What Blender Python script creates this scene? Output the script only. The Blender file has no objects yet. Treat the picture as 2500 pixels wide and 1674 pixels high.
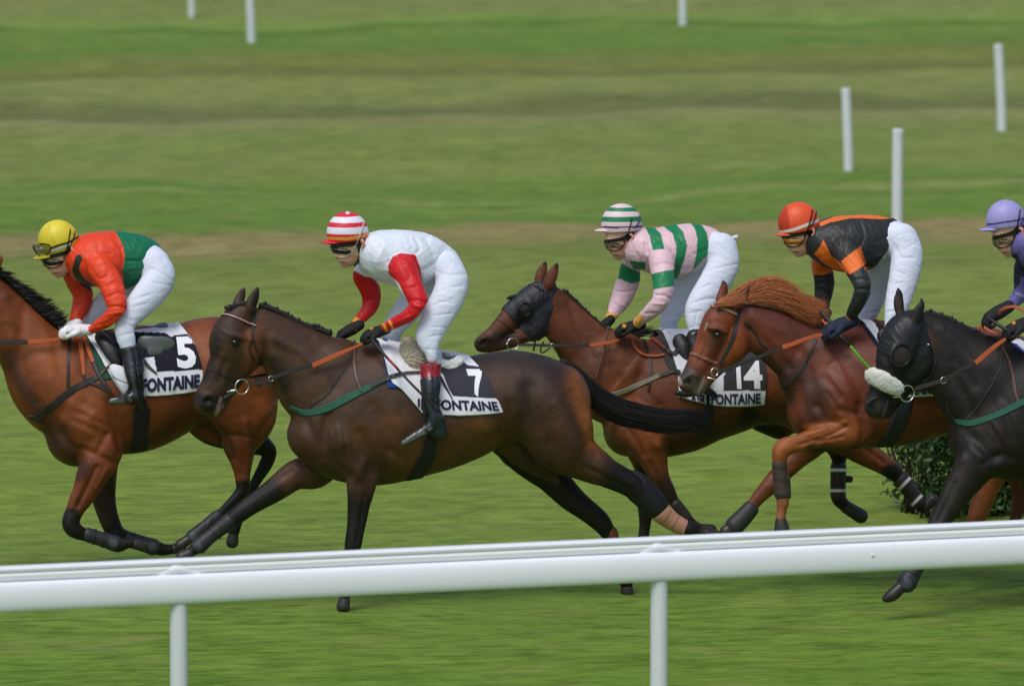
import bpy, bmesh, math, random, os
import numpy as np
from mathutils import Vector, Matrix
from mathutils.bvhtree import BVHTree
SC = bpy.context.scene
COL = SC.collection
R = math.radians
# ---------------------------------------------------------------- camera, sky, sun, exposure
FPX, CX, CY = 18270.0, 1250.0, 837.0            # focal length in photo pixels, principal point
CAM = np.array([0.0, -42.0, 6.14])
PITCH = math.atan(2018.0 / FPX)
cam = bpy.data.cameras.new("camera"); cam_o = bpy.data.objects.new("camera", cam); COL.objects.link(cam_o)
cam.sensor_width = 36.0; cam.lens = FPX / 2500 * 36.0
cam_o.location = CAM; cam_o.rotation_euler = (math.pi / 2 - PITCH, 0, 0)
cam.clip_start = 1.0; cam.clip_end = 2000
cam.dof.use_dof = True; cam.dof.focus_distance = 42.2; cam.dof.aperture_fstop = 3.4
SC.camera = cam_o
world = bpy.data.worlds.new("World"); SC.world = world; world.use_nodes = True
_n = world.node_tree.nodes; _l = world.node_tree.links
sky = _n.new("ShaderNodeTexSky"); sky.sky_type = 'NISHITA'; sky.sun_disc = False
SUN_EL, SUN_AZ = R(58), R(200)                   # azimuth measured from +Y clockwise: behind the camera, a little left
sky.sun_elevation = SUN_EL; sky.sun_rotation = SUN_AZ
sky.air_density = 1.0; sky.dust_density = 3.0; sky.ozone_density = 1.0
_n["Background"].inputs["Strength"].default_value = 0.135
_l.new(sky.outputs[0], _n["Background"].inputs["Color"])
sun = bpy.data.lights.new("sun", 'SUN'); sun.energy = 1.6; sun.angle = R(26); sun.color = (1.0, 0.975, 0.94)
sun_o = bpy.data.objects.new("sun", sun); COL.objects.link(sun_o)
_d = Vector((math.sin(SUN_AZ) * math.cos(SUN_EL), math.cos(SUN_AZ) * math.cos(SUN_EL), math.sin(SUN_EL)))
sun_o.rotation_euler = _d.to_track_quat('Z', 'Y').to_euler(); sun_o.location = (0, 0, 20)
SC.view_settings.view_transform = 'Standard'; SC.view_settings.look = 'None'
SC.view_settings.gamma = 1.0; SC.view_settings.exposure = -0.06
SC.render.engine = 'CYCLES'
try: SC.cycles.use_denoising = True
except Exception: pass
# ---------------------------------------------------------------- projection helpers
CP, SP = math.cos(PITCH), math.sin(PITCH)
def ray(px, py):
    a = (px - CX) / FPX; b = (CY - py) / FPX
    return np.array([a, CP + b * SP, -SP + b * CP])
def project(P):                                  # world (n,3) -> photo pixels
    Q = P - CAM
    dep = Q[:, 1] * CP - Q[:, 2] * SP
    up = Q[:, 1] * SP + Q[:, 2] * CP
    return CX + FPX * Q[:, 0] / dep, CY - FPX * up / dep
def ground_point(px, py, z=0.0):
    d = ray(px, py); t = (z - CAM[2]) / d[2]
    return CAM + t * d
def srgb(*c):
    out = []
    for v in c[:3]:
        v /= 255.0
        out.append(v / 12.92 if v <= 0.04045 else ((v + 0.055) / 1.055) ** 2.4)
    return tuple(out)
HEAD = R(14)                                     # the course runs 14 degrees across the view
class Frame:
    """a figure's own upright frame: x along its travel line, y away from the stands"""
    def __init__(self, px, Y, a=HEAD):
        d = ray(px, 900); t = (Y - CAM[1]) / d[1]
        self.O = np.array([CAM[0] + t * d[0], Y, 0.0]); self.a = a
        self.U = np.array([math.cos(a), math.sin(a), 0]); self.N = np.array([math.sin(a), -math.cos(a), 0])
    def at(self, px, py, l=0.0):                 # local (u, y, z) of the point seen at a pixel, l metres to the near side
        d = ray(px, py); t = (l - (CAM - self.O) @ self.N) / (d @ self.N)
        p = CAM + t * d - self.O
        return np.array([p @ self.U, -l, p[2]]), FPX / (t * 1.0)
    def to_world(self, V):
        V = np.asarray(V); return self.O + V[:, :1] * self.U + V[:, 1:2] * (-self.N) + V[:, 2:3] * np.array([0, 0, 1.0])
    def pix(self, V): return project(self.to_world(V))
    def local_ray(self, px, py):
        d = ray(px, py); o = CAM - self.O
        f = lambda v: Vector((v @ self.U, -(v @ self.N), v[2]))
        return f(o), f(d).normalized()
def V(x0, y0, k): return (x0, y0, k)             # a zoomed window on the photo
def px_of(view, x, y): return view[0] + x / view[2], view[1] + y / view[2]
# ---------------------------------------------------------------- signed-distance modelling
def catmull(P, sub):
    P = np.asarray(P, float); n = len(P)
    if n < 2: return P
    if n == 2 or sub <= 1:
        if sub <= 1: return P
        t = np.linspace(0, 1, sub + 1)[:, None]; return P[0] * (1 - t) + P[1] * t
    out = []
    for i in range(n - 1):
        p0 = P[i - 1] if i > 0 else 2 * P[0] - P[1]
        p1, p2 = P[i], P[i + 1]
        p3 = P[i + 2] if i + 2 < n else 2 * P[-1] - P[-2]
        for j in range(sub):
            t = j / sub
            q = 0.5 * ((2 * p1) + (-p0 + p2) * t + (2 * p0 - 5 * p1 + 4 * p2 - p3) * t * t + (-p0 + 3 * p1 - 3 * p2 + p3) * t ** 3)
            out.append(q)
    out.append(P[-1]); return np.array(out)
def stations(fr, view, st, l=0.0, s=1.0, grow=0.0, sub=4):
    """st: (x, y, r[, l[, s]]) in window pixels -> rows u,y,z,r,s in metres"""
    rows = []
    for q in st:
        x, y, r = q[:3]; ll = q[3] if len(q) > 3 and q[3] is not None else l; ss = q[4] if len(q) > 4 else s
        px, py = px_of(view, x, y); p, sc = fr.at(px, py, ll)
        rows.append([p[0], p[1], p[2], max(r / view[2] / sc + grow, 0.001), ss])
    return catmull(rows, sub) if len(rows) > 1 else np.array(rows)
def tb(x1, y1, x2, y2, *rest):
    return ((x1 + x2) / 2, (y1 + y2) / 2, math.hypot(x2 - x1, y2 - y1) / 2) + rest
class Field:
    def __init__(self, lo, hi, h):
        self.lo = np.array(lo, float); self.h = h
        self.n = np.ceil((np.array(hi) - self.lo) / h).astype(int) + 1
        self.f = np.full(self.n, 0.5, np.float32)
        self.ax = [self.lo[i] + np.arange(self.n[i]) * h for i in range(3)]
    def box(self, lo, hi):
        a = np.clip(np.floor((lo - self.lo) / self.h).astype(int), 0, self.n); b = np.clip(np.ceil((hi - self.lo) / self.h).astype(int) + 1, 0, self.n)
        return tuple(slice(a[i], b[i]) for i in range(3))
    def chain_d(self, rows, pad):
        rows = np.asarray(rows)
        rr = rows[:, 3:4] * np.concatenate([np.ones((len(rows), 1)), rows[:, 4:5], np.ones((len(rows), 1))], 1)
        lo = (rows[:, :3] - rr).min(0) - pad; hi = (rows[:, :3] + rr).max(0) + pad
        B = self.box(lo, hi); sh = tuple(max(0, b.stop - b.start) for b in B)
        d = np.full(sh, 0.5, np.float32)
        if min(sh) == 0: return B, d
        segs = [(rows[i], rows[i + 1]) for i in range(len(rows) - 1)] if len(rows) > 1 else [(rows[0], rows[0])]
        for a, b in segs:
            s = (a[4] + b[4]) / 2
            ra = max(a[3], b[3]); ext = np.array([ra, ra * s, ra]) + pad
            b2 = self.box(np.minimum(a[:3], b[:3]) - ext, np.maximum(a[:3], b[:3]) + ext)
            b2 = tuple(slice(max(b2[i].start, B[i].start), min(b2[i].stop, B[i].stop)) for i in range(3))
            if any(q.stop <= q.start for q in b2): continue
            loc = tuple(slice(b2[i].start - B[i].start, b2[i].stop - B[i].start) for i in range(3))
            X = self.ax[0][b2[0]][:, None, None]; Y = self.ax[1][b2[1]][None, :, None] / s; Z = self.ax[2][b2[2]][None, None, :]
            dx, dy, dz = b[0] - a[0], (b[1] - a[1]) / s, b[2] - a[2]
            L = dx * dx + dy * dy + dz * dz
            ex, ey, ez = (X - a[0]).astype(np.float32), (Y - a[1] / s).astype(np.float32), (Z - a[2]).astype(np.float32)
            if L > 1e-10: t = np.clip((ex * dx + ey * dy + ez * dz) / L, 0, 1)
            else: t = np.float32(0)
            q = np.sqrt((ex - t * dx) ** 2 + (ey - t * dy) ** 2 + (ez - t * dz) ** 2) - (a[3] + (b[3] - a[3]) * t)
            q = q * (0.5 + 0.5 * min(1.0, s))
            d[loc] = np.minimum(d[loc], q)
        return B, d
    def add(self, rows, k=0.0):
        B, d = self.chain_d(rows, k + 3 * self.h)
        a = self.f[B]
        if k <= 0: self.f[B] = np.minimum(a, d); return
        h = np.clip(0.5 + 0.5 * (d - a) / k, 0, 1)
        self.f[B] = d + (a - d) * h - k * h * (1 - h)
    def sub(self, rows, k=0.0):
        B, d = self.chain_d(rows, k + 3 * self.h)
        a = self.f[B]; k = max(k, 1e-4)
        h = np.clip(0.5 - 0.5 * (a + d) / k, 0, 1)
        self.f[B] = a + (-d - a) * h + k * h * (1 - h)
    def cut(self, p, q):                # keep the side to the left of p->q (local u,z)
        nx, nz = -(q[2] - p[2]), (q[0] - p[0]); L = math.hypot(nx, nz)
        X = self.ax[0][:, None, None]; Z = self.ax[2][None, None, :]
        d = -((X - p[0]) * nx + (Z - p[2]) * nz) / L + 0 * self.ax[1][None, :, None]
        self.f = np.maximum(self.f, d.astype(np.float32))
    def mesh(self, smooth=2):
        f = self.f; S = f < 0
        c = np.zeros(tuple(np.array(f.shape) - 1), np.uint8)
        for i in (0, 1):
            for j in (0, 1):
                for k in (0, 1): c += S[i:f.shape[0] - 1 + i, j:f.shape[1] - 1 + j, k:f.shape[2] - 1 + k]
        m = (c > 0) & (c < 8); idx = np.full(c.shape, -1, np.int64); C = np.argwhere(m); idx[m] = np.arange(len(C))
        pos = np.zeros((len(C), 3)); cnt = np.zeros(len(C))
        cor = [np.array(v) for v in [(0, 0, 0), (1, 0, 0), (0, 1, 0), (1, 1, 0), (0, 0, 1), (1, 0, 1), (0, 1, 1), (1, 1, 1)]]
        val = [f[C[:, 0] + v[0], C[:, 1] + v[1], C[:, 2] + v[2]] for v in cor]
        for a in range(8):
            for b in range(a + 1, 8):
                if np.abs(cor[a] - cor[b]).sum() != 1: continue
                x = (val[a] < 0) != (val[b] < 0)
                t = np.where(x, val[a] / np.where(x, val[a] - val[b], 1), 0)
                pos += np.where(x[:, None], cor[a] + t[:, None] * (cor[b] - cor[a]), 0); cnt += x
        pos = (C + pos / cnt[:, None]) * self.h + self.lo
        F = []
        for ax in range(3):
            o = [0, 0, 0]; o[ax] = 1
            sl0 = tuple(slice(0, f.shape[i] - o[i]) for i in range(3)); sl1 = tuple(slice(o[i], None) for i in range(3))
            E = np.argwhere(S[sl0] != S[sl1]); b, c2 = [(1, 2), (2, 0), (0, 1)][ax]
            E = E[(E[:, b] > 0) & (E[:, c2] > 0) & (E[:, b] < f.shape[b] - 1) & (E[:, c2] < f.shape[c2] - 1)]
            ins = S[E[:, 0], E[:, 1], E[:, 2]]
            def cell(db, dc):
                q = E.copy(); q[:, b] -= db; q[:, c2] -= dc; return idx[q[:, 0], q[:, 1], q[:, 2]]
            Q = np.stack([cell(1, 1), cell(0, 1), cell(0, 0), cell(1, 0)], 1)
            Q[~ins] = Q[~ins][:, ::-1]; F.append(Q)
        F = np.concatenate(F); F = F[(F >= 0).all(1)]
        for it in range(smooth): pos = lap(pos, F, 0.5)
        return pos, F
def lap(pos, F, w):
    n = len(pos); acc = np.zeros((n, 3)); c = np.zeros(n)
    for i in range(4):
        a, b = F[:, i], F[:, (i + 1) % 4]
        for p, q in ((a, b), (b, a)):
            for k in range(3): acc[:, k] += np.bincount(p, pos[q, k], n)
            c += np.bincount(p, minlength=n)
    return pos * (1 - w) + w * acc / np.maximum(c, 1)[:, None]
def vnormals(pos, F):
    n = np.cross(pos[F[:, 2]] - pos[F[:, 0]], pos[F[:, 3]] - pos[F[:, 1]]); N = np.zeros_like(pos)
    for i in range(4):
        for k in range(3): N[:, k] += np.bincount(F[:, i], n[:, k], len(pos))
    return N / np.maximum(np.linalg.norm(N, axis=1), 1e-9)[:, None]
# ---------------------------------------------------------------- objects
def tag(o, label=None, cat=None, group=None, kind=None):
    if label: o["label"] = label
    if cat: o["category"] = cat
    if group: o["group"] = group
    if kind: o["kind"] = kind
    return o
def empty(name, fr, label, cat, group=None):
    o = bpy.data.objects.new(name, None); COL.objects.link(o)
    o.location = fr.O; o.rotation_euler = (0, 0, fr.a); o.empty_display_size = 0.2
    return tag(o, label, cat, group)
def mesh_obj(name, pos, faces, mat, parent=None, colors=None, smooth=True, label=None):
    me = bpy.data.meshes.new(name); pos = np.asarray(pos, np.float32)
    if isinstance(faces, np.ndarray):
        nf = len(faces); k = faces.shape[1]
        me.vertices.add(len(pos)); me.vertices.foreach_set("co", pos.ravel())
        me.loops.add(nf * k); me.loops.foreach_set("vertex_index", faces.ravel().astype(np.int32))
        me.polygons.add(nf); me.polygons.foreach_set("loop_start", np.arange(0, nf * k, k, dtype=np.int32))
        me.polygons.foreach_set("loop_total", np.full(nf, k, np.int32)); me.update(calc_edges=True); me.validate()
    else:
        me.from_pydata([tuple(map(float, p)) for p in pos], [], faces); me.update()
    if smooth: me.polygons.foreach_set("use_smooth", np.ones(len(me.polygons), bool))
    if colors is not None:
        at = me.color_attributes.new("Col", 'FLOAT_COLOR', 'POINT')
        c = np.ones((len(pos), 4), np.float32); c[:, :3] = colors; at.data.foreach_set("color", c.ravel())
    me.materials.append(mat)
    o = bpy.data.objects.new(name, me); COL.objects.link(o)
    if parent is not None: o.parent = parent
    if label: o["label"] = label
    return o
def poly_dist(px, py, pts):
    d = np.full(len(px), 1e9)
    if len(pts) == 1: return np.hypot(px - pts[0][0], py - pts[0][1])
    for (x1, y1), (x2, y2) in zip(pts[:-1], pts[1:]):
        dx, dy = x2 - x1, y2 - y1; L = max(dx * dx + dy * dy, 1e-9)
        t = np.clip(((px - x1) * dx + (py - y1) * dy) / L, 0, 1)
        d = np.minimum(d, np.hypot(px - x1 - t * dx, py - y1 - t * dy))
    return d
def in_poly(px, py, pts):
    ins = np.zeros(len(px), bool); n = len(pts)
    for i in range(n):
        x1, y1 = pts[i]; x2, y2 = pts[(i + 1) % n]
        if y1 == y2: continue
        c = ((y1 > py) != (y2 > py)) & (px < (x2 - x1) * (py - y1) / (y2 - y1) + x1); ins ^= c
    return ins
def side_w(side, pos, N):
    if side is None: return np.ones(len(pos))
    if side == 'n': return (N[:, 1] < 0.15).astype(float)
    if side == 'f': return (N[:, 1] > -0.15).astype(float)
    lo, hi = side                                 # range of l (metres to the near side)
    return ((-pos[:, 1] >= lo) & (-pos[:, 1] <= hi)).astype(float)
def paint(fr, view, pos, N, base, ops):
    px, py = fr.pix(pos); x = (px - view[0]) * view[2]; y = (py - view[1]) * view[2]
    C = np.tile(np.array(base, float), (len(pos), 1))
    for op in ops:
        if op[0] == 's':                          # soft brush along a line: points, width, softness, colour[, side[, strength]]
            _, pts, w, soft, c = op[:5]; side = op[5] if len(op) > 5 else None; st = op[6] if len(op) > 6 else 1.0
            m = np.clip((w + soft / 2 - poly_dist(x, y, catmull(pts, 4) if len(pts) > 2 else pts)) / max(soft, 1e-3), 0, 1)
            m = m * m * (3 - 2 * m)
        else:                                     # filled outline: points, colour[, side]
            _, pts, c = op[:3]; side = op[3] if len(op) > 3 else None; st = 1.0
            m = in_poly(x, y, pts).astype(float)
        m = (m * side_w(side, pos, N) * st)[:, None]
        C = C * (1 - m) + np.array(c) * m
    return C
def carve(fr, view, pos, N, ops):
    """ops: (points, width px, depth m (negative presses in)[, side])"""
    px, py = fr.pix(pos); x = (px - view[0]) * view[2]; y = (py - view[1]) * view[2]
    D = np.zeros(len(pos))
    for op in ops:
        pts, w, dep = op[:3]; side = op[3] if len(op) > 3 else 'n'
        d = poly_dist(x, y, catmull(pts, 4) if len(pts) > 2 else pts)
        D += dep * np.exp(-(d / w) ** 2) * side_w(side, pos, N) * np.abs(N[:, 1])
    return pos + N * D[:, None]
BVH = {}
def folds(pos, N, amp, freq, seed=1, sharp=1.0, stretch=(1, 1, 1)):
    """soft cloth creases or muscle relief: warped waves, pushed along the surface normal"""
    rg = np.random.RandomState(seed); P = pos * np.array(stretch); W = np.zeros_like(P)
    for i in range(5):
        k = rg.normal(size=3) * freq * .35; W += rg.normal(size=3)[None] * np.sin(P @ k + rg.uniform(0, 6))[:, None] * (1.2 / freq)
    Pw = P + W; D = np.zeros(len(P)); tot = 0
    for j in range(7):
        k = rg.normal(size=3); k *= freq * rg.uniform(.6, 1.9) / np.linalg.norm(k); a = 1 / (1 + .4 * j)
        s_ = np.sin(Pw @ k + rg.uniform(0, 6)); D += a * ((1 - np.abs(s_)) ** (1 + sharp) * 2 - .6); tot += a
    return pos + N * (amp * D / tot)[:, None]
def sculpt(fr, name, ops, h, mat, parent, view, base=(.5, .5, .5), pops=(), cops=(), smooth=2, label=None, pad=0.03, grow=0.0, wr=None, cs=1.0):
    """ops: dict(st=..., k=..., l=..., s=..., op='add'|'sub'|'cut', v=view)"""
    R_ = []
    for o in ops:
        v = o.get('v', view)
        if o.get('op') == 'cut':
            (a, b) = o['st']; R_.append(('cut', fr.at(*px_of(v, *a))[0], fr.at(*px_of(v, *b))[0])); continue
        g = grow + o.get('g', 0.0)
        R_.append((o.get('op', 'add'), stations(fr, v, o['st'], o.get('l', 0.0), o.get('s', 1.0), g, o.get('sub', 4)), o.get('k', 0.0)))
    A = np.concatenate([r[1] for r in R_ if r[0] == 'add'])
    ext = np.stack([A[:, 3], A[:, 3] * A[:, 4], A[:, 3]], 1)
    fl = Field((A[:, :3] - ext).min(0) - pad, (A[:, :3] + ext).max(0) + pad, h)
    for r in R_:
        if r[0] == 'add': fl.add(r[1], r[2])
        elif r[0] == 'sub': fl.sub(r[1], r[2])
        else: fl.cut(r[1], r[2])
    pos, F = fl.mesh(smooth); N = vnormals(pos, F)
    if wr: pos = folds(pos, N, *wr); N = vnormals(pos, F)
    if cops: pos = carve(fr, view, pos, N, [(c[0], c[1] * 1.15, c[2] * cs) + tuple(c[3:]) for c in cops]); pos = lap(pos, F, 0.3); N = vnormals(pos, F)
    C = paint(fr, view, pos, N, base, pops)
    o = mesh_obj(name, pos, F, mat, parent, C, label=label)
    BVH[o.name] = BVHTree.FromPolygons(pos.tolist(), F.tolist())
    return o
def hit(fr, targets, px, py):
    o, d = fr.local_ray(px, py); best = None
    for t in targets:
        r = BVH[t.name].ray_cast(o, d)
        if r[0] is not None and (best is None or r[3] < best[2]): best = (np.array(r[0]), np.array(r[1]), r[3])
    return best
def hits(fr, view, targets, pts, l_default=0.0):
    """surface points under a list of pixel points; misses keep the depth of their neighbour"""
    P, NN = [], []
    res = [hit(fr, targets, *px_of(view, x, y)) for x, y in pts]
    good = [i for i, r in enumerate(res) if r is not None]
    for i, (x, y) in enumerate(pts):
        if res[i] is not None: P.append(res[i][0]); NN.append(res[i][1])
        else:
            l = -res[min(good, key=lambda g: abs(g - i))][0][1] if good else l_default
            P.append(fr.at(*px_of(view, x, y), l)[0]); NN.append(np.array([0, -1.0, 0.0]))
    return np.array(P), np.array(NN)
def ribbon(P, NN, w, th):
    """a strap with real thickness along points P, facing NN"""
    n = len(P); w = np.broadcast_to(w, (n,)); T = np.gradient(P, axis=0); T /= np.maximum(np.linalg.norm(T, axis=1), 1e-9)[:, None]
    Vv, F = [], []
    for i in range(n):
        side = np.cross(T[i], NN[i]); side /= max(np.linalg.norm(side), 1e-9); up = np.cross(side, T[i])
        for a, b in ((-1, -.5), (-.82, .5), (.82, .5), (1, -.5)): Vv.append(P[i] + side * a * w[i] / 2 + up * b * th)
        if i:
            q = 4 * i; p = q - 4
            for k in range(4): F.append((p + k, p + (k + 1) % 4, q + (k + 1) % 4, q + k))
    F.append((3, 2, 1, 0)); e = 4 * (n - 1); F.append((e, e + 1, e + 2, e + 3))
    return Vv, F
def smooth_arr(A, k=2):
    A = A.copy()
    for _ in range(k): A[1:-1] = (A[:-2] + 2 * A[1:-1] + A[2:]) / 4
    return A
def strap(fr, name, view, pts, w, mat, parent, targets, th=0.004, lift=0.003, n=6, label=None, ls=None, color=None):
    """strap that lies on the figures under it (or hangs at the given depths ls)"""
    Q = catmull(pts, n) if len(pts) > 2 else catmull(pts, n * 2)
    sc = fr.at(*px_of(view, *pts[0]))[1] * view[2]
    if ls is not None:
        L = catmull([(v, 0) for v in ls], n)[:, 0] if len(ls) > 2 else catmull([(v, 0) for v in ls], n * 2)[:, 0]
        P = np.array([fr.at(*px_of(view, x, y), l)[0] for (x, y), l in zip(Q, L)]); NN = np.tile([0, -1.0, .15], (len(P), 1))
    else:
        ok = [i for i, q in enumerate(Q) if hit(fr, targets, *px_of(view, *q)) is not None]
        if ok and len(ok) >= 4: Q = Q[ok[0]:ok[-1] + 1]
        P, NN = hits(fr, view, targets, Q); P[:, 1] = smooth_arr(P, 2)[:, 1]; NN = smooth_arr(NN, 4)
        NN /= np.linalg.norm(NN, axis=1)[:, None]; P = P + NN * (lift + th / 2)
    Vv, F = ribbon(P, NN, np.array(w) / sc if np.ndim(w) == 0 else np.interp(np.linspace(0, 1, len(P)), np.linspace(0, 1, len(w)), np.array(w) / sc), th)
    o = mesh_obj(name, Vv, F, mat, parent, label=label, smooth=False)
    return o
def tube_pts(P, r, n=8, closed=False):
    P = np.asarray(P, float); m = len(P); r = np.broadcast_to(r, (m,)); Vv, F = [], []
    T = np.gradient(P, axis=0) if not closed else np.roll(P, -1, 0) - np.roll(P, 1, 0)
    ref = np.array([0.13, 0.99, 0.05])
    for i in range(m):
        t = T[i] / max(np.linalg.norm(T[i]), 1e-9)
        a = np.cross(t, ref)
        if np.linalg.norm(a) < .1: a = np.cross(t, [1, 0, 0.2])
        a /= np.linalg.norm(a); b = np.cross(t, a)
        for j in range(n):
            th = 2 * math.pi * j / n; Vv.append(P[i] + r[i] * (math.cos(th) * a + math.sin(th) * b))
    for i in range(m if closed else m - 1):
        q = ((i + 1) % m) * n; p = i * n
        for j in range(n): F.append((p + j, p + (j + 1) % n, q + (j + 1) % n, q + j))
    if not closed: F.append(tuple(range(n))[::-1]); F.append(tuple((m - 1) * n + j for j in range(n)))
    return Vv, F
def merge(parts):
    Vv, F = [], []
    for v, f in parts:
        o = len(Vv); Vv += list(v); F += [tuple(i + o for i in q) for q in f]
    return Vv, F
def tube(fr, name, view, st, mat, parent, n=8, sub=5, label=None):
    """st: (x, y, r px, l)"""
    rows = stations(fr, view, st, sub=sub); v, f = tube_pts(rows[:, :3], rows[:, 3], n)
    return mesh_obj(name, v, f, mat, parent, label=label)
def ring(fr, name, view, x, y, rad, th, l, mat, parent, yaw=0.25):
    c, sc = fr.at(*px_of(view, x, y), l); rr = rad / view[2] / sc
    P = [c + rr * np.array([math.cos(t) * math.cos(yaw), math.cos(t) * math.sin(yaw), math.sin(t)]) for t in np.linspace(0, 2 * math.pi, 28)[:-1]]
    v, f = tube_pts(P, th / view[2] / sc, 8, True)
    return mesh_obj(name, v, f, mat, parent)
def hair(name, guides, n, mat, parent, rad=0.003, seed=1, jit=0.01, sub=5, label=None, taper=0.2, seg=0.0, wave=0.0):
    """guides: lists of local 3-D points of equal length, strands are mixed between neighbours; seg lets them start part-way"""
    rnd = random.Random(seed); G = [np.array(catmull(g, sub)) for g in guides]; parts = []
    clump = [(rnd.gauss(0, 1), rnd.gauss(0, 1), rnd.gauss(0, 1)) for _ in range(26)]
    for i in range(n):
        u = rnd.random(); t = u * (len(G) - 1); k = min(int(t), len(G) - 2) if len(G) > 1 else 0
        P = G[k] * (1 - (t - k)) + G[k + 1] * (t - k) if len(G) > 1 else G[0].copy()
        w = np.linspace(0, 1, len(P))[:, None]; off = np.array([rnd.gauss(0, 1), rnd.gauss(0, 1), rnd.gauss(0, 1)]) * jit
        c = np.array(clump[int(u * 25.99)]) * jit * 1.1; off2 = c + np.array([rnd.gauss(0, 1), rnd.gauss(0, .7), rnd.gauss(0, 1)]) * jit * .9
        a = int(len(P) * rnd.random() * seg); m = max(a + 4, int(len(P) * rnd.uniform(.66, 1.0)) if not seg else a + int(len(P) * rnd.uniform(.3, .6)))
        ph = rnd.uniform(0, 6); wv = wave * np.stack([np.sin(w[:, 0] * 9 + ph), np.sin(w[:, 0] * 7 + ph * 2), np.cos(w[:, 0] * 8 + ph)], 1)
        P = P + off * (0.35 + .65 * w) + off2 * w * w + wv
        P = P[a:m]
        if len(P) < 3: continue
        r = rad * rnd.uniform(.6, 1.3) * np.linspace(1, taper, len(P))
        parts.append(tube_pts(P, r, 3))
    v, f = merge(parts)
    return mesh_obj(name, v, f, mat, parent, label=label)
# ---------------------------------------------------------------- materials
def mat_new(name):
    m = bpy.data.materials.new(name); m.use_nodes = True
    return m, m.node_tree.nodes, m.node_tree.links, m.node_tree.nodes["Principled BSDF"]
def noise_bump(nt, li, bs, scale, strength, dist=0.01, detail=3, stretch=None, rough=.6):
    tc = nt.new("ShaderNodeTexCoord"); mp = nt.new("ShaderNodeMapping"); no = nt.new("ShaderNodeTexNoise"); bu = nt.new("ShaderNodeBump")
    if stretch: mp.inputs["Scale"].default_value = stretch
    no.inputs["Scale"].default_value = scale; no.inputs["Detail"].default_value = detail; no.inputs["Roughness"].default_value = rough
    bu.inputs["Strength"].default_value = strength; bu.inputs["Distance"].default_value = dist
    li.new(tc.outputs["Object"], mp.inputs["Vector"]); li.new(mp.outputs[0], no.inputs["Vector"]); li.new(no.outputs[0], bu.inputs["Height"])
    li.new(bu.outputs[0], bs.inputs["Normal"]); return no, bu, tc
def plain(name, c, rough=.6, metal=0.0, bump=None, var=0.12, vscale=18, spec=.5):
    m, n, l, b = mat_new(name)
    b.inputs["Roughness"].default_value = rough; b.inputs["Metallic"].default_value = metal; b.inputs["Specular IOR Level"].default_value = spec
    tc = n.new("ShaderNodeTexCoord"); no = n.new("ShaderNodeTexNoise"); no.inputs["Scale"].default_value = vscale; no.inputs["Detail"].default_value = 4
    mix = n.new("ShaderNodeMix"); mix.data_type = 'RGBA'
    mix.inputs[6].default_value = (*[v * (1 - var) for v in c], 1); mix.inputs[7].default_value = (*[min(1, v * (1 + var)) for v in c], 1)
    l.new(tc.outputs["Object"], no.inputs["Vector"]); l.new(no.outputs[0], mix.inputs[0]); l.new(mix.outputs[2], b.inputs["Base Color"])
    if bump:
        nb = n.new("ShaderNodeTexNoise"); nb.inputs["Scale"].default_value = bump[0]; nb.inputs["Detail"].default_value = 4
        bu = n.new("ShaderNodeBump"); bu.inputs["Strength"].default_value = bump[1]; bu.inputs["Distance"].default_value = .01
        l.new(tc.outputs["Object"], nb.inputs["Vector"]); l.new(nb.outputs[0], bu.inputs["Height"]); l.new(bu.outputs[0], b.inputs["Normal"])
    return m
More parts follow.
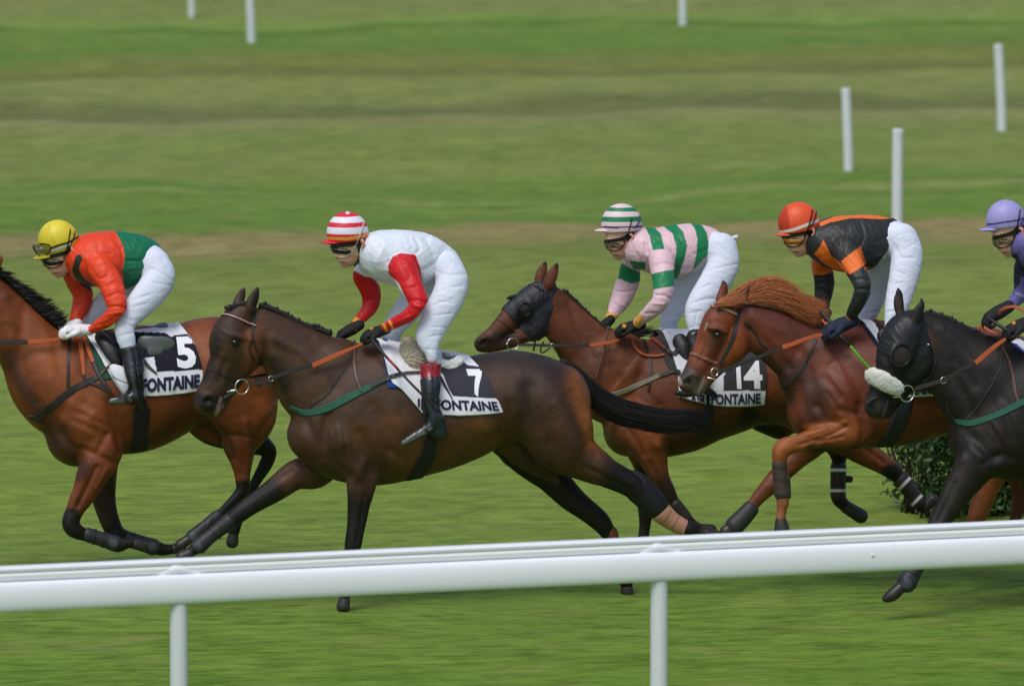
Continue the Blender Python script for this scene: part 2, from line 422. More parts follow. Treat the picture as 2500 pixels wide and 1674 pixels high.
def vcol(name, rough=.5, spec=.5, sheen=0.0, bumps=(), var=0.1, vscale=6, vstretch=(1, 1, 1), coat=0.0, sub=0.0, gam=1.0, mul=1.0, var2=0.0):
    """material that takes its colour from the painted attribute, with a little variation and stacked bumps"""
    m, n, l, b = mat_new(name)
    b.inputs["Roughness"].default_value = rough; b.inputs["Specular IOR Level"].default_value = spec
    if sheen: b.inputs["Sheen Weight"].default_value = sheen
    if coat: b.inputs["Coat Weight"].default_value = coat; b.inputs["Coat Roughness"].default_value = .3
    if sub: b.inputs["Subsurface Weight"].default_value = sub; b.inputs["Subsurface Radius"].default_value = (.012, .005, .003)
    at = n.new("ShaderNodeAttribute"); at.attribute_name = "Col"
    tc = n.new("ShaderNodeTexCoord"); mp = n.new("ShaderNodeMapping"); mp.inputs["Scale"].default_value = vstretch
    no = n.new("ShaderNodeTexNoise"); no.inputs["Scale"].default_value = vscale; no.inputs["Detail"].default_value = 5
    l.new(tc.outputs["Object"], mp.inputs[0]); l.new(mp.outputs[0], no.inputs["Vector"])
    mr = n.new("ShaderNodeMapRange"); mr.inputs[1].default_value = .25; mr.inputs[2].default_value = .75
    mr.inputs[3].default_value = 1 - var; mr.inputs[4].default_value = 1 + var; l.new(no.outputs[0], mr.inputs[0])
    vm = n.new("ShaderNodeVectorMath"); vm.operation = 'SCALE'; l.new(at.outputs["Color"], vm.inputs[0]); l.new(mr.outputs[0], vm.inputs["Scale"])
    out = vm.outputs[0]
    if gam != 1.0 or mul != 1.0:
        ga = n.new("ShaderNodeGamma"); ga.inputs[1].default_value = gam; l.new(out, ga.inputs[0])
        v2 = n.new("ShaderNodeVectorMath"); v2.operation = 'SCALE'; l.new(ga.outputs[0], v2.inputs[0]); v2.inputs["Scale"].default_value = mul; out = v2.outputs[0]
    if var2:
        n2 = n.new("ShaderNodeTexNoise"); n2.inputs["Scale"].default_value = 3.2; n2.inputs["Detail"].default_value = 6; n2.inputs["Roughness"].default_value = .62; n2.inputs["Distortion"].default_value = .7
        l.new(tc.outputs["Object"], n2.inputs["Vector"]); m2 = n.new("ShaderNodeMapRange"); m2.inputs[1].default_value = .38; m2.inputs[2].default_value = .62; m2.inputs[3].default_value = 1 - var2; m2.inputs[4].default_value = 1 + var2 * .8
        l.new(n2.outputs[0], m2.inputs[0]); v3 = n.new("ShaderNodeVectorMath"); v3.operation = 'SCALE'; l.new(out, v3.inputs[0]); l.new(m2.outputs[0], v3.inputs["Scale"]); out = v3.outputs[0]
    l.new(out, b.inputs["Base Color"])
    prev = None
    for sc_, st, di, strt, dis in bumps:
        mp2 = n.new("ShaderNodeMapping"); mp2.inputs["Scale"].default_value = strt; nb = n.new("ShaderNodeTexNoise")
        nb.inputs["Scale"].default_value = sc_; nb.inputs["Detail"].default_value = 3; nb.inputs["Distortion"].default_value = dis
        bu = n.new("ShaderNodeBump"); bu.inputs["Strength"].default_value = st; bu.inputs["Distance"].default_value = di
        l.new(tc.outputs["Object"], mp2.inputs[0]); l.new(mp2.outputs[0], nb.inputs["Vector"]); l.new(nb.outputs[0], bu.inputs["Height"])
        if prev: l.new(prev.outputs[0], bu.inputs["Normal"])
        prev = bu
    if prev: l.new(prev.outputs[0], b.inputs["Normal"])
    return m
# ================================================================= THE SETTING
def ground_row(y): return 112180.0 / (y + 1181.0) - 42.0          # metres beyond the riders for a photo row at mid frame
def swell(X, Y):
    a = R(9); Wv = -X * math.sin(a) + Y * math.cos(a); Wu = X * math.cos(a) + Y * math.sin(a)
    Z = .05 * np.sin(Wu * .8 + 1.3) * np.sin(Wv * .55) + .025 * np.sin(Wu * 2.3) * np.sin(Wv * 1.7 + Wu * .3)
    for yy, dz, wd in ((262, -.05, .9), (160, -.03, .8), (582, -.02, .6)):
        Z = Z + dz * np.exp(-((Wv - ground_row(yy)) / wd) ** 2)
    return Z * np.clip((Wv - 3.5) / 4, 0, 1) * (np.abs(X) < 20) * (Y < 70)
def make_ground():
    m, n, l, b = mat_new("turf")
    tc = n.new("ShaderNodeTexCoord"); mp = n.new("ShaderNodeMapping"); mp.inputs["Rotation"].default_value = (0, 0, -R(9))
    l.new(tc.outputs["Object"], mp.inputs[0])
    def noise(scale, stretch, det=4, dist=0.0, rough=.55):
        q = n.new("ShaderNodeMapping"); q.inputs["Scale"].default_value = stretch
        t = n.new("ShaderNodeTexNoise"); t.inputs["Scale"].default_value = scale; t.inputs["Detail"].default_value = det
        t.inputs["Distortion"].default_value = dist; t.inputs["Roughness"].default_value = rough
        l.new(mp.outputs[0], q.inputs[0]); l.new(q.outputs[0], t.inputs["Vector"]); return t.outputs[0]
    def math_(op, a, c):
        t = n.new("ShaderNodeMath"); t.operation = op
        for i, v in enumerate((a, c)):
            if isinstance(v, (int, float)): t.inputs[i].default_value = v
            else: l.new(v, t.inputs[i])
        return t.outputs[0]
    sep = n.new("ShaderNodeSeparateXYZ"); l.new(mp.outputs[0], sep.inputs[0])
    # coordinate across the course, wandering a little
    w1 = math_('MULTIPLY', math_('SUBTRACT', noise(.22, (1, 1, 1), 3), .5), 3.2)
    w2 = math_('MULTIPLY', math_('SUBTRACT', noise(1.6, (1, 1, 1), 3), .5), .9)
    v = math_('ADD', math_('ADD', sep.outputs[1], w1), w2)
    t = n.new("ShaderNodeMapRange"); t.inputs[1].default_value = -5; t.inputs[2].default_value = 55; l.new(v, t.inputs[0])
    ramp = n.new("ShaderNodeValToRGB"); l.new(t.outputs[0], ramp.inputs[0])
    g1, g2, ol, br, dk, pale, nr = (100, 124, 50), (90, 118, 44), (112, 123, 62), (122, 121, 68), (98, 106, 58), (128, 138, 74), (94, 120, 30)
    rows = [(1660, (94, 122, 38)), (1500, (98, 125, 44)), (1385, (104, 127, 50)), (1180, (108, 129, 48)), (900, (110, 129, 55)), (680, (110, 126, 56)), (612, (104, 118, 52)),
            (596, br), (566, (130, 121, 74)), (552, g2), (500, g1), (483, g2), (478, pale), (472, g2), (440, g1), (425, (110, 126, 58)), (330, (108, 125, 58)), (296, (120, 124, 70)),
            (288, (124, 126, 76)), (280, dk), (252, (96, 104, 56)), (236, ol), (195, (118, 128, 66)), (178, (96, 104, 48)), (150, (108, 116, 54)), (120, g2), (74, g1), (68, (70, 100, 28)),
            (61, (108, 134, 56)), (20, ol)]
    cr = ramp.color_ramp
    lift = lambda c: (c[0] * 1.09, c[1] * 1.08, c[2] * 1.18)
    ts = [(min(max((ground_row(y) + 5) / 60, 0), 1), lift(c)) for y, c in rows]
    cr.elements[0].position = ts[0][0]; cr.elements[0].color = (*srgb(*ts[0][1]), 1)
    cr.elements[1].position = ts[-1][0]; cr.elements[1].color = (*srgb(*ts[-1][1]), 1)
    for p, c in ts[1:-1]:
        e = cr.elements.new(p); e.color = (*srgb(*c), 1)
    def mix(a, c, fac, mode='MIX'):
        x = n.new("ShaderNodeMix"); x.data_type = 'RGBA'; x.blend_type = mode
        if isinstance(fac, (int, float)): x.inputs[0].default_value = fac
        else: l.new(fac, x.inputs[0])
        for i, q in ((6, a), (7, c)):
            if isinstance(q, tuple): x.inputs[i].default_value = (*q, 1)
            else: l.new(q, x.inputs[i])
        return x.outputs[2]
    def rng(a, lo, hi, o0, o1):
        x = n.new("ShaderNodeMapRange"); x.inputs[1].default_value = lo; x.inputs[2].default_value = hi; x.inputs[3].default_value = o0; x.inputs[4].default_value = o1
        l.new(a, x.inputs[0]); return x.outputs[0]
    tuft = noise(5.0, (.55, 1.15, 1), 5, .6); fine = noise(34, (.22, 1.0, 1), 6, .3, .7); big = noise(.9, (.6, 1, 1), 4, .3)
    dark = mix(ramp.outputs[0], (.42, .50, .22), 1.0, 'MULTIPLY'); light = mix(ramp.outputs[0], (1.45, 1.38, 1.35), 1.0, 'MULTIPLY')
    c = mix(ramp.outputs[0], dark, rng(tuft, .48, .60, 0, .62))
    c = mix(c, srgb(150, 142, 92), rng(noise(2.4, (.45, 1.0, 1), 6, .8, .62), .53, .70, 0, .55))
    c = mix(c, dark, rng(noise(3.4, (.5, 1.0, 1), 6, 1.2, .7), .51, .62, 0, .5)); c = mix(c, light, rng(noise(4.3, (.45, 1.0, 1), 6, 1.0, .7), .50, .62, 0, .55))
    c = mix(c, dark, rng(big, .50, .68, 0, .35))
    c = mix(c, light, rng(fine, .48, .66, 0, .6))
    c = mix(c, dark, rng(noise(11, (.3, .9, 1), 5, .5, .62), .52, .66, 0, .45))
    st1 = noise(6.5, (.42, 1.0, 1), 7, .8, .74); st2 = noise(12.0, (.36, 1.0, 1), 7, .6, .74)
    c = mix(c, dark, rng(st1, .48, .64, 0, .42)); c = mix(c, light, rng(st2, .48, .64, 0, .6))
    c = mix(c, light, rng(noise(7.5, (.4, 1.0, 1), 5, .5, .62), .53, .68, 0, .5))
    l.new(c, b.inputs["Base Color"]); b.inputs["Roughness"].default_value = .85; b.inputs["Specular IOR Level"].default_value = .15
    bu = n.new("ShaderNodeBump"); bu.inputs["Strength"].default_value = .7; bu.inputs["Distance"].default_value = .06
    l.new(math_('ADD', tuft, math_('MULTIPLY', fine, .4)), bu.inputs["Height"]); l.new(bu.outputs[0], b.inputs["Normal"])
    # one sheet, finely divided where it is seen, with low swells and hollows
    xs = np.concatenate([[-700, -200, -60], np.linspace(-14, 14, 130), [60, 200, 700]]); ys = np.concatenate([[-60, -25], np.linspace(-8, 62, 380), [90, 200, 500, 900]])
    X, Y = np.meshgrid(xs, ys, indexing='ij'); Z = swell(X, Y)
    pos = np.stack([X, Y, Z], -1).reshape(-1, 3); ny = len(ys)
    I = (np.arange(len(xs) - 1)[:, None] * ny + np.arange(ny - 1)[None]).ravel()
    o = mesh_obj("ground", pos, np.stack([I, I + ny, I + ny + 1, I + 1], 1), m); tag(o, kind="structure")
    return o
GROUND = make_ground()
M_RAIL = plain("rail_white", (.84, .88, .93), .32, bump=(60, .03), var=.03, vscale=3)
M_RAIL2 = plain("rail_grey", (.80, .84, .83), .5, var=.04, vscale=3)
M_DARKLINE = plain("rail_joint", (.20, .22, .32), .6)
M_POST = plain("post_plastic", (.64, .69, .71), .6, var=.06, vscale=5)
M_POSTCAP = plain("post_cap", (.50, .53, .52), .5)
def extrude_profile(prof, A, B, ext=0.0):
    """a closed profile (offset to near side, height) swept from A to B"""
    A, B = np.array(A, float), np.array(B, float); d = B - A; d /= np.linalg.norm(d); nrm = np.array([d[1], -d[0], 0]); nrm /= np.linalg.norm(nrm)
    A = A - d * ext; B = B + d * ext; Vv = []
    n = len(prof)
    for P in (A, B):
        for a, z in prof: Vv.append(P + nrm * a + np.array([0, 0, z]))
    F = [(i, (i + 1) % n, n + (i + 1) % n, n + i) for i in range(n)] + [tuple(range(n))[::-1], tuple(range(n, 2 * n))]
    return Vv, F
def make_rail():
    zt = 1.10
    def pt(px, py, z): return ground_point(px, py, z)
    A, B = pt(0, 1383, zt), pt(2500, 1270, zt); A[2] = B[2] = 0
    root = bpy.data.objects.new("running_rail", None); COL.objects.link(root); root.location = ((A + B) / 2)
    tag(root, "thick white plastic running rail crossing the whole foreground on two white posts", "railing")
    off = (A + B) / 2; A -= off; B -= off; EX = 1.5
    main = []                                                       # rounded main beam, 15 cm deep
    for t in np.linspace(-90, 90, 15): main.append((.052 * max(0.0, math.cos(R(t))) ** .4, zt - .147 + .074 * math.sin(R(t))))
    main += [(-.03, zt - .073), (-.03, zt - .221)]
    v, f = extrude_profile(main, A, B, EX); o = mesh_obj("main_beam", v, f, M_RAIL, root, smooth=False)
    v, f = extrude_profile([(-.012, zt - .0725), (.012, zt - .0725), (.012, zt - .069), (-.012, zt - .069)], A, B, EX); mesh_obj("joint_groove", v, f, M_DARKLINE, root, smooth=False)
    v, f = extrude_profile([(-.028, zt - .068), (.012, zt - .068), (.016, zt - .045), (.010, zt - .033), (-.028, zt - .033)], A, B, EX); mesh_obj("upper_strip", v, f, M_RAIL2, root, smooth=False)
    v, f = extrude_profile([(-.024, zt - .0325), (0, zt - .0325), (0, zt - .0295), (-.024, zt - .0295)], A, B, EX); mesh_obj("joint_groove", v, f, M_DARKLINE, root, smooth=False)
    lip = [(-.028 + .018 * math.cos(R(t)) + .012, zt - .014 + .014 * math.sin(R(t))) for t in range(0, 360, 30)]
    v, f = extrude_profile([(-.030, zt - .028), (.008, zt - .028), (.012, zt - .014), (.004, zt - .002), (-.03, zt)], A, B, EX); mesh_obj("top_lip", v, f, M_RAIL, root, smooth=False)
    d = (B - A) / np.linalg.norm(B - A); nrm = np.array([d[1], -d[0], 0])
    for px, py in ((436, 1464), (1609, 1404)):                      # posts under the beam
        t = 0.0                                                     # slide along the beam until the post shows at its place
        for _ in range(12):
            c = A + d * t - nrm * .010; q = project((c + off + np.array([0, 0, zt - .25]))[None]); t += (px - q[0][0]) / FPX * 37
        c = A + d * t - nrm * .010
        Z = [(.0435, -.02), (.043, .3), (.043, zt - .2), (.043, zt - .212)]
        Vv, F = tube_pts([c + np.array([0, 0, z]) for r, z in Z], [r for r, z in Z], 64); post = mesh_obj("post", Vv, F, M_POST, root, smooth=False)
        # saddle-shaped bracket that rises over the beam behind the post
        Q = [c + d * x + nrm * .006 + np.array([0, 0, z]) for x, z in ((-.17, zt - .078), (-.09, zt - .066), (-.02, zt - .052), (.07, zt - .062), (.22, zt - .082))]
        rows = catmull(Q, 5); Vv, F = tube_pts(rows, np.interp(np.linspace(0, 1, len(rows)), [0, .3, .5, .8, 1], [.010, .020, .026, .018, .006]), 10)
        mesh_obj("bracket", Vv, F, M_RAIL, root)
    t = 0.0
    for _ in range(12):
        c = A + d * t + nrm * .052 + np.array([0, 0, zt - .135]); q = project((c + off)[None]); t += (2131 - q[0][0]) / FPX * 37
    v, f = tube_pts([c - nrm * .004, c + nrm * .0015], [.012, .010], 12); mesh_obj("smudge_spot", v, f, M_RAIL2, root)  # small grey disc standing for a smudge mark on the beam face
    for t in (-1.1, 1.9, 4.6):                                      # butt joints between rail lengths
        c = A + d * t; v, f = extrude_profile([(x * 1.012 + .0004, z) for x, z in main[:15]] + [(-.0, zt - .073), (-.0, zt - .221)], c - d * .0018, c + d * .0018); mesh_obj("butt_joint", v, f, M_RAIL2, root, smooth=False)
    return root
make_rail()
def loose_post(name, foot, top, width, label):
    P = ground_point(*foot); D = P[1] + 42; s = FPX / D
    hgt = (foot[1] - top[1]) / s; r = width / 2 / s; lean = (top[0] - foot[0]) / s
    P[2] = 0
    o = bpy.data.objects.new(name, None); COL.objects.link(o); o.location = P; tag(o, label, "post", "white posts standing in the grass behind the riders")
    pts = [np.array([lean * t, 0, -.25 * (t == 0) + hgt * t]) for t in (0, .25, .5, .75, 1)]
    v, f = tube_pts(pts, [r, r, r, r, r * .98], 48); mesh_obj("shaft", v, f, M_POST, o, smooth=False)
    e = pts[-1]; v, f = tube_pts([e - np.array([0, 0, .035]), e + np.array([0, 0, .008]), e + np.array([0, 0, .016])], [r * 1.015, r * 1.015, r * .8], 48); mesh_obj("cap", v, f, M_POST, o, smooth=False)
G_ = "marker_post"
loose_post(G_, (468, 37), (466, -140), 15, "farthest white post at upper left, only its foot visible at the top edge")
loose_post(G_, (615, 106), (606, -100), 19, "tall white post cut by the top edge, just right of the tiny post foot")
loose_post(G_, (1667, 65), (1664, -120), 18, "lone white post reaching the top edge, above the green and pink striped helmet")
loose_post(G_, (2447, 314), (2436, 112), 22, "leaning white post nearest the right edge, above the lilac helmet")
loose_post(G_, (2073, 430), (2064, 219), 23, "short leaning white post in the grass above the orange helmet")
loose_post(G_, (2190, 566), (2190, 318), 26, "upright white post with capped top rising behind the black and orange jacket")
# hedge behind the right-hand horses
def make_hedge():
    rnd = random.Random(5); A = ground_point(2215, 1258); B = ground_point(2760, 1236)
    root = bpy.data.objects.new("hedge", None); COL.objects.link(root); root.location = A
    tag(root, "dark green leafy hedge seen between the bellies and legs of the two right-hand horses", "hedge")
    d = (B - A); L = np.linalg.norm(d); d /= L; nrm = np.array([d[1], -d[0], 0])
    ml = plain("hedge_leaf", srgb(46, 76, 28), .6, var=.6, vscale=9); mt = plain("hedge_twig", srgb(50, 38, 26), .9)
    Vv, F = [], []
    for i in range(15000):
        t = rnd.random() * L; z = rnd.random() ** .8 * .82; w = .38 * (1 - .25 * z) * (1 + .25 * math.sin(t * 9) * math.sin(z * 11)); a = rnd.choice((-1, 1)) * w * (1 - rnd.random() ** 2 * .8)
        ed = min(t, .12) / .12
        p = d * (t + rnd.gauss(0, .03)) + nrm * a + np.array([0, 0, z * (.75 + .25 * ed) + .04])
        s = rnd.uniform(.014, .034); q = np.array([rnd.gauss(0, 1) for _ in range(3)]); q /= np.linalg.norm(q); r = np.cross(q, [rnd.gauss(0, 1), rnd.gauss(0, 1), rnd.gauss(0, 1)]); r /= np.linalg.norm(r)
        b = len(Vv); Vv += [p - q * s, p + r * s * .45, p + q * s, p - r * s * .45]; F.append((b, b + 1, b + 2, b + 3))
    mesh_obj("foliage", Vv, F, ml, root, smooth=False)
    parts = []
    for i in range(140):
        t = rnd.random() * L; c = d * t + nrm * rnd.uniform(-.2, .2); e = c + np.array([rnd.gauss(0, .12), rnd.gauss(0, .08), rnd.uniform(.5, .9)])
        parts.append(tube_pts([c, (c + e) / 2 + np.array([rnd.gauss(0, .03), 0, 0]), e], [.009, .006, .003], 5))
    v, f = merge(parts); mesh_obj("stem", v, f, mt, root)
make_hedge()
# ================================================================= SHARED MATERIALS AND KIT
def coat_mat(name, rough=.42, spec=.35): return vcol(name, rough, spec, var=.16, vscale=16, vstretch=(1, 1, 1.6), gam=1.14, mul=.9, var2=.26, bumps=((14, .16, .012, (1, 1, 1.6), .8), (30, .35, .006, (1, 1, 1.5), 2.2), (90, .4, .003, (1, 1, 2.5), 1.0), (300, .5, .002, (1, 1, 3), 0)))
M_COAT = coat_mat("horse_coat", .48, .36)
M_COATG = coat_mat("glossy_coat", .42, .42)
M_SILK = vcol("silk", .5, .4, var=.05, vscale=5, bumps=((4.5, .5, .035, (1.6, 1, .7), 1.2), (13, .3, .012, (1, 1, 1.5), 1.8)))
M_COTTON = vcol("breeches_cloth", .65, .3, var=.04, vscale=5, bumps=((6, .25, .02, (.7, 1, 1.9), 1.2), (20, .3, .007, (.5, 1, 2.8), 1.5)))
M_SKIN = vcol("skin", .5, .4, var=.06, vscale=25, sub=.08, bumps=((60, .1, .004, (1, 1, 1), 0),))
M_CAP = vcol("cap_cloth", .45, .45, var=.05, vscale=9, bumps=((9, .25, .01, (1, 1, 1), 1),))
M_CLOTH = vcol("saddle_cloth", .8, .2, var=.06, vscale=12, bumps=((8, .4, .012, (1.5, 1, 1), .5), (260, .2, .002, (1, 1, 1), 0)))
M_BOOT = vcol("boot_leather", .25, .5, var=.15, vscale=20, bumps=((14, .5, .01, (1, 1, .7), 1.2),))
M_LEGWEAR = vcol("leg_boot", .5, .4, var=.15, vscale=20, bumps=((40, .3, .006, (1, 1, 1), .5),))
M_GLOVE = vcol("glove", .75, .3, var=.15, vscale=30, bumps=((90, .3, .003, (1, 1, 1), 0),))
M_BLACKSTRAP = plain("black_leather", srgb(36, 33, 32), .5, bump=(90, .2), var=.2)
M_BROWNSTRAP = plain("brown_leather", srgb(84, 58, 46), .5, bump=(90, .2), var=.2)
M_TAN = plain("tan_leather", srgb(178, 84, 40), .6, bump=(200, .3), var=.12, vscale=40)
M_GREEN = plain("green_webbing", srgb(26, 84, 66), .7, bump=(200, .2))
M_GREYSTRAP = plain("grey_webbing", srgb(120, 116, 100), .7, bump=(200, .2))
M_STEEL = plain("steel", (.72, .72, .70), .22, 1.0, var=.05)
M_GIRTH = plain("girth_webbing", srgb(30, 28, 28), .8, bump=(150, .3), var=.25)
M_MANE = plain("black_hair", srgb(26, 23, 22), .5, var=.35, vscale=40)
M_MANECH = plain("chestnut_hair", srgb(176, 106, 62), .55, var=.35, vscale=30)
M_LENS = plain("dark_lens", srgb(14, 15, 18), .08, spec=.8)
M_LENSY = plain("amber_lens", srgb(190, 112, 16), .1, spec=.9); M_LENSY.node_tree.nodes["Principled BSDF"].inputs["Alpha"].default_value = .85
M_LENSG = plain("smoke_yellow_lens", srgb(70, 66, 44), .1, spec=.9); M_LENSG.node_tree.nodes["Principled BSDF"].inputs["Alpha"].default_value = .5
M_FRAMEW = plain("pale_frame", srgb(190, 186, 178), .4)
M_EYE = plain("eye_gloss", srgb(18, 12, 9), .06, spec=.9)
M_FLEECE = plain("fleece", srgb(176, 168, 148), .95, bump=(70, 1.0), var=.22, vscale=60)
M_WFLEECE = plain("white_fleece", srgb(240, 243, 234), .95, bump=(120, .3), var=.05, vscale=60)
M_SEAT = plain("saddle_leather", srgb(92, 98, 96), .35, bump=(60, .2), var=.12)
M_DKSEAT = plain("dark_saddle_leather", srgb(34, 34, 36), .35, bump=(60, .2), var=.2)
M_BLUEPAD = plain("blue_pad", srgb(24, 66, 140), .9, bump=(90, .6), var=.2)
M_GREENPAD = plain("green_pad", srgb(30, 74, 58), .9, bump=(90, .6), var=.25)
M_GREYPAD = plain("grey_pad", srgb(60, 62, 58), .9, bump=(90, .6), var=.25)
M_INK = plain("navy_ink", srgb(26, 24, 66), .8, var=.05)
M_WHITEINK = plain("white_ink", (.80, .82, .86), .8, var=.03)
M_CRIMSON = plain("crimson", srgb(150, 24, 34), .5, var=.1)
M_BLK = plain("black_plastic", srgb(20, 20, 22), .4)
M_NAVY = plain("navy_leather", srgb(24, 28, 48), .5, var=.2)
def patch(fr, name, view, left, right, targets, mat, parent, colour=None, lift=.012, nu=60, nv=60, over=.16, th=.004, smoothy=6, wrinkle=.006, sag=0):
    """a cloth hung over the back: 'left' and 'right' are its edges from bottom to top in window pixels"""
    Lc = catmull(left, 8); Rc = catmull(right, 8)
    re = lambda P, n: np.stack([np.interp(np.linspace(0, 1, n), np.linspace(0, 1, len(P)), P[:, k]) for k in (0, 1)], 1)
    Lc, Rc = re(Lc, nv), re(Rc, nv); pos = np.zeros((nu, nv, 3)); pix = np.zeros((nu, nv, 2))
    for i in range(nu):
        a = i / (nu - 1); E = Lc * (1 - a) + Rc * a; E[:, 1] += sag * math.sin(math.pi * a) * (1 - np.linspace(0, 1, nv)) ** 2; pix[i] = E
        P, NN = hits(fr, view, targets, E); pos[i] = P; pos[i, :, 1] -= lift
    base = pos.copy()
    for _ in range(smoothy):
        Y = pos[:, :, 1]; Y2 = Y.copy(); Y2[1:-1] = (Y[:-2] + 2 * Y[1:-1] + Y[2:]) / 4; Y3 = Y2.copy(); Y3[:, 1:-1] = (Y2[:, :-2] + 2 * Y2[:, 1:-1] + Y2[:, 2:]) / 4
        pos[:, :, 1] = np.minimum(Y3, base[:, :, 1])
    u = np.linspace(0, 1, nu)[:, None]; v = np.linspace(0, 1, nv)[None]
    pos[:, :, 1] -= wrinkle * (1 - v) * (np.sin(u * 17 + v * 3) + .6 * np.sin(u * 31 - v * 5 + 1)) * .5 + .0
    # carry on over the ridge to the far side
    no = 14; ex = np.zeros((nu, no, 3))
    top = pos[:, -1]
    for k in range(no):
        t = (k + 1) / no; ex[:, k, 0] = top[:, 0]; ex[:, k, 1] = top[:, 1] + (over + np.maximum(0, -top[:, 1]) ) * math.sin(t * math.pi / 2) * 1.15
        ex[:, k, 2] = top[:, 2] + .012 * math.sin(t * math.pi) - .12 * t * t * t
    full = np.concatenate([pos, ex], 1); NV = nv + no
    x, y = pix[..., 0], pix[..., 1]
    C = np.zeros((nu, NV, 3)); C[:] = (.8, .8, .82)
    if colour is not None:
        c = colour(x.ravel(), y.ravel()).reshape(nu, nv, 3); C[:, :nv] = c; C[:, nv:] = c[:, -1:]
    I = (np.arange(nu - 1)[:, None] * NV + np.arange(NV - 1)[None]).ravel()
    F = np.stack([I, I + NV, I + NV + 1, I + 1], 1)
    P1 = full.reshape(-1, 3); nn = vnormals(P1, F)
    if nn[:, 1].mean() > 0: F = F[:, ::-1]; nn = -nn
    o = mesh_obj(name, P1, F, mat, parent, C.reshape(-1, 3))
    m = o.modifiers.new("thickness", 'SOLIDIFY'); m.thickness = th; m.offset = -1
    BVH[o.name] = BVHTree.FromPolygons(P1.tolist(), F.tolist())
    return o
def regions(base, ops):
    """colour function of window pixels: list of (outline, colour)"""
    def f(x, y):
        C = np.tile(np.array(base, float), (len(x), 1))
        for pts, c in ops: C[in_poly(x, y, pts)] = c
        return C
    return f
def sign_text(fr, view, text, name, quad, targets, mat, parent, bold=.03, th=.0015, lift=.0025):
    """lettering laid on a cloth: quad = window pixels of baseline-left, baseline-right, top-right, top-left"""
    cu = bpy.data.curves.new(name, 'FONT'); cu.body = text; cu.size = 1; cu.offset = bold; cu.resolution_u = 3
    ob = bpy.data.objects.new(name, cu); COL.objects.link(ob)
    dg = bpy.context.evaluated_depsgraph_get(); me = bpy.data.meshes.new_from_object(ob.evaluated_get(dg))
    COL.objects.unlink(ob); bpy.data.objects.remove(ob)
    bm = bmesh.new(); bm.from_mesh(me); bmesh.ops.triangulate(bm, faces=bm.faces[:])
    for _ in range(2):
        long_ = [e for e in bm.edges if e.calc_length() > .12]
        if long_: bmesh.ops.subdivide_edges(bm, edges=long_, cuts=1); bmesh.ops.triangulate(bm, faces=bm.faces[:])
    V0 = np.array([v.co[:] for v in bm.verts]); F = [tuple(v.index for v in f.verts) for f in bm.faces]; bm.free(); bpy.data.meshes.remove(me)
    x0, x1 = V0[:, 0].min(), V0[:, 0].max(); y0, y1 = 0.0, V0[:, 1].max()
    a = (V0[:, 0] - x0) / (x1 - x0); b = (V0[:, 1] - y0) / (y1 - y0); q = [np.array(p, float) for p in quad]
    P = ((1 - a) * (1 - b))[:, None] * q[0] + (a * (1 - b))[:, None] * q[1] + (a * b)[:, None] * q[2] + ((1 - a) * b)[:, None] * q[3]
    S, NN = [], []
    for x, y in P:
        h = hit(fr, targets, *px_of(view, x, y)); S.append(h[0] if h else None); NN.append(h[1] if h else None)
    good = [i for i, s in enumerate(S) if s is not None]
    if not good: return None
    for i in range(len(S)):
        if S[i] is None:
            g = min(good, key=lambda j: (P[j][0] - P[i][0]) ** 2 + (P[j][1] - P[i][1]) ** 2); S[i] = fr.at(*px_of(view, *P[i]), -S[g][1])[0]
    S = np.array(S); S[:, 1] -= lift + th; gs = set(good)
    F = [f for f in F if all(i in gs for i in f)]
    o = mesh_obj(name, S, F, mat, parent, smooth=False)
    m = o.modifiers.new("thickness", 'SOLIDIFY'); m.thickness = th; m.offset = 0
    return o
def plait_row(fr, name, view, pts, r, l, mat, parent, n, seed=2):
    """mane braided into a row of small knots along the crest"""
    rnd = random.Random(seed); Q = catmull(pts, 12); L = np.concatenate([[0], np.cumsum(np.hypot(*(Q[1:] - Q[:-1]).T))])
    parts = []
    for i in range(n):
        t = L[-1] * (i + .5) / n; x = np.interp(t, L, Q[:, 0]); y = np.interp(t, L, Q[:, 1]) + rnd.uniform(-.95, .0) * r
        c, sc = fr.at(*px_of(view, x, y), l + rnd.uniform(-.006, .006)); rr = r / view[2] / sc * rnd.uniform(.5, .95)
        vv, ff = [], []
        for a in range(7):
            for b in range(10):
                th, ph = math.pi * a / 6, 2 * math.pi * b / 10
                bump = 1 + .12 * math.sin(3 * ph + a * 2 + i)
                vv.append(c + rr * bump * np.array([math.sin(th) * math.cos(ph), math.sin(th) * math.sin(ph), math.cos(th)]))
        for a in range(6):
            for b in range(10): ff.append((a * 10 + b, a * 10 + (b + 1) % 10, (a + 1) * 10 + (b + 1) % 10, (a + 1) * 10 + b))
        parts.append((vv, ff))
    rows = np.array([fr.at(*px_of(view, x, y), l)[0] for x, y in Q]); sc = fr.at(*px_of(view, *pts[0]), l)[1]
    parts.append(tube_pts(rows - np.array([0, 0, .35 * r / view[2] / sc]), r * 1.05 / view[2] / sc, 10))
    v, f = merge(parts); return mesh_obj(name, v, f, mat, parent)
def ball(fr, name, view, x, y, r, l, mat, parent, s=(1, 1, 1), label=None):
    c, sc = fr.at(*px_of(view, x, y), l); rr = r / view[2] / sc; vv, ff = [], []
    for a in range(13):
        for b in range(20):
            th, ph = math.pi * a / 12, 2 * math.pi * b / 20
            vv.append(c + rr * np.array([s[0] * math.sin(th) * math.cos(ph), s[1] * math.sin(th) * math.sin(ph), s[2] * math.cos(th)]))
    for a in range(12):
        for b in range(20): ff.append((a * 20 + b, (a + 1) * 20 + b, (a + 1) * 20 + (b + 1) % 20, a * 20 + (b + 1) % 20))
    return mesh_obj(name, vv, ff, mat, parent, label=label)
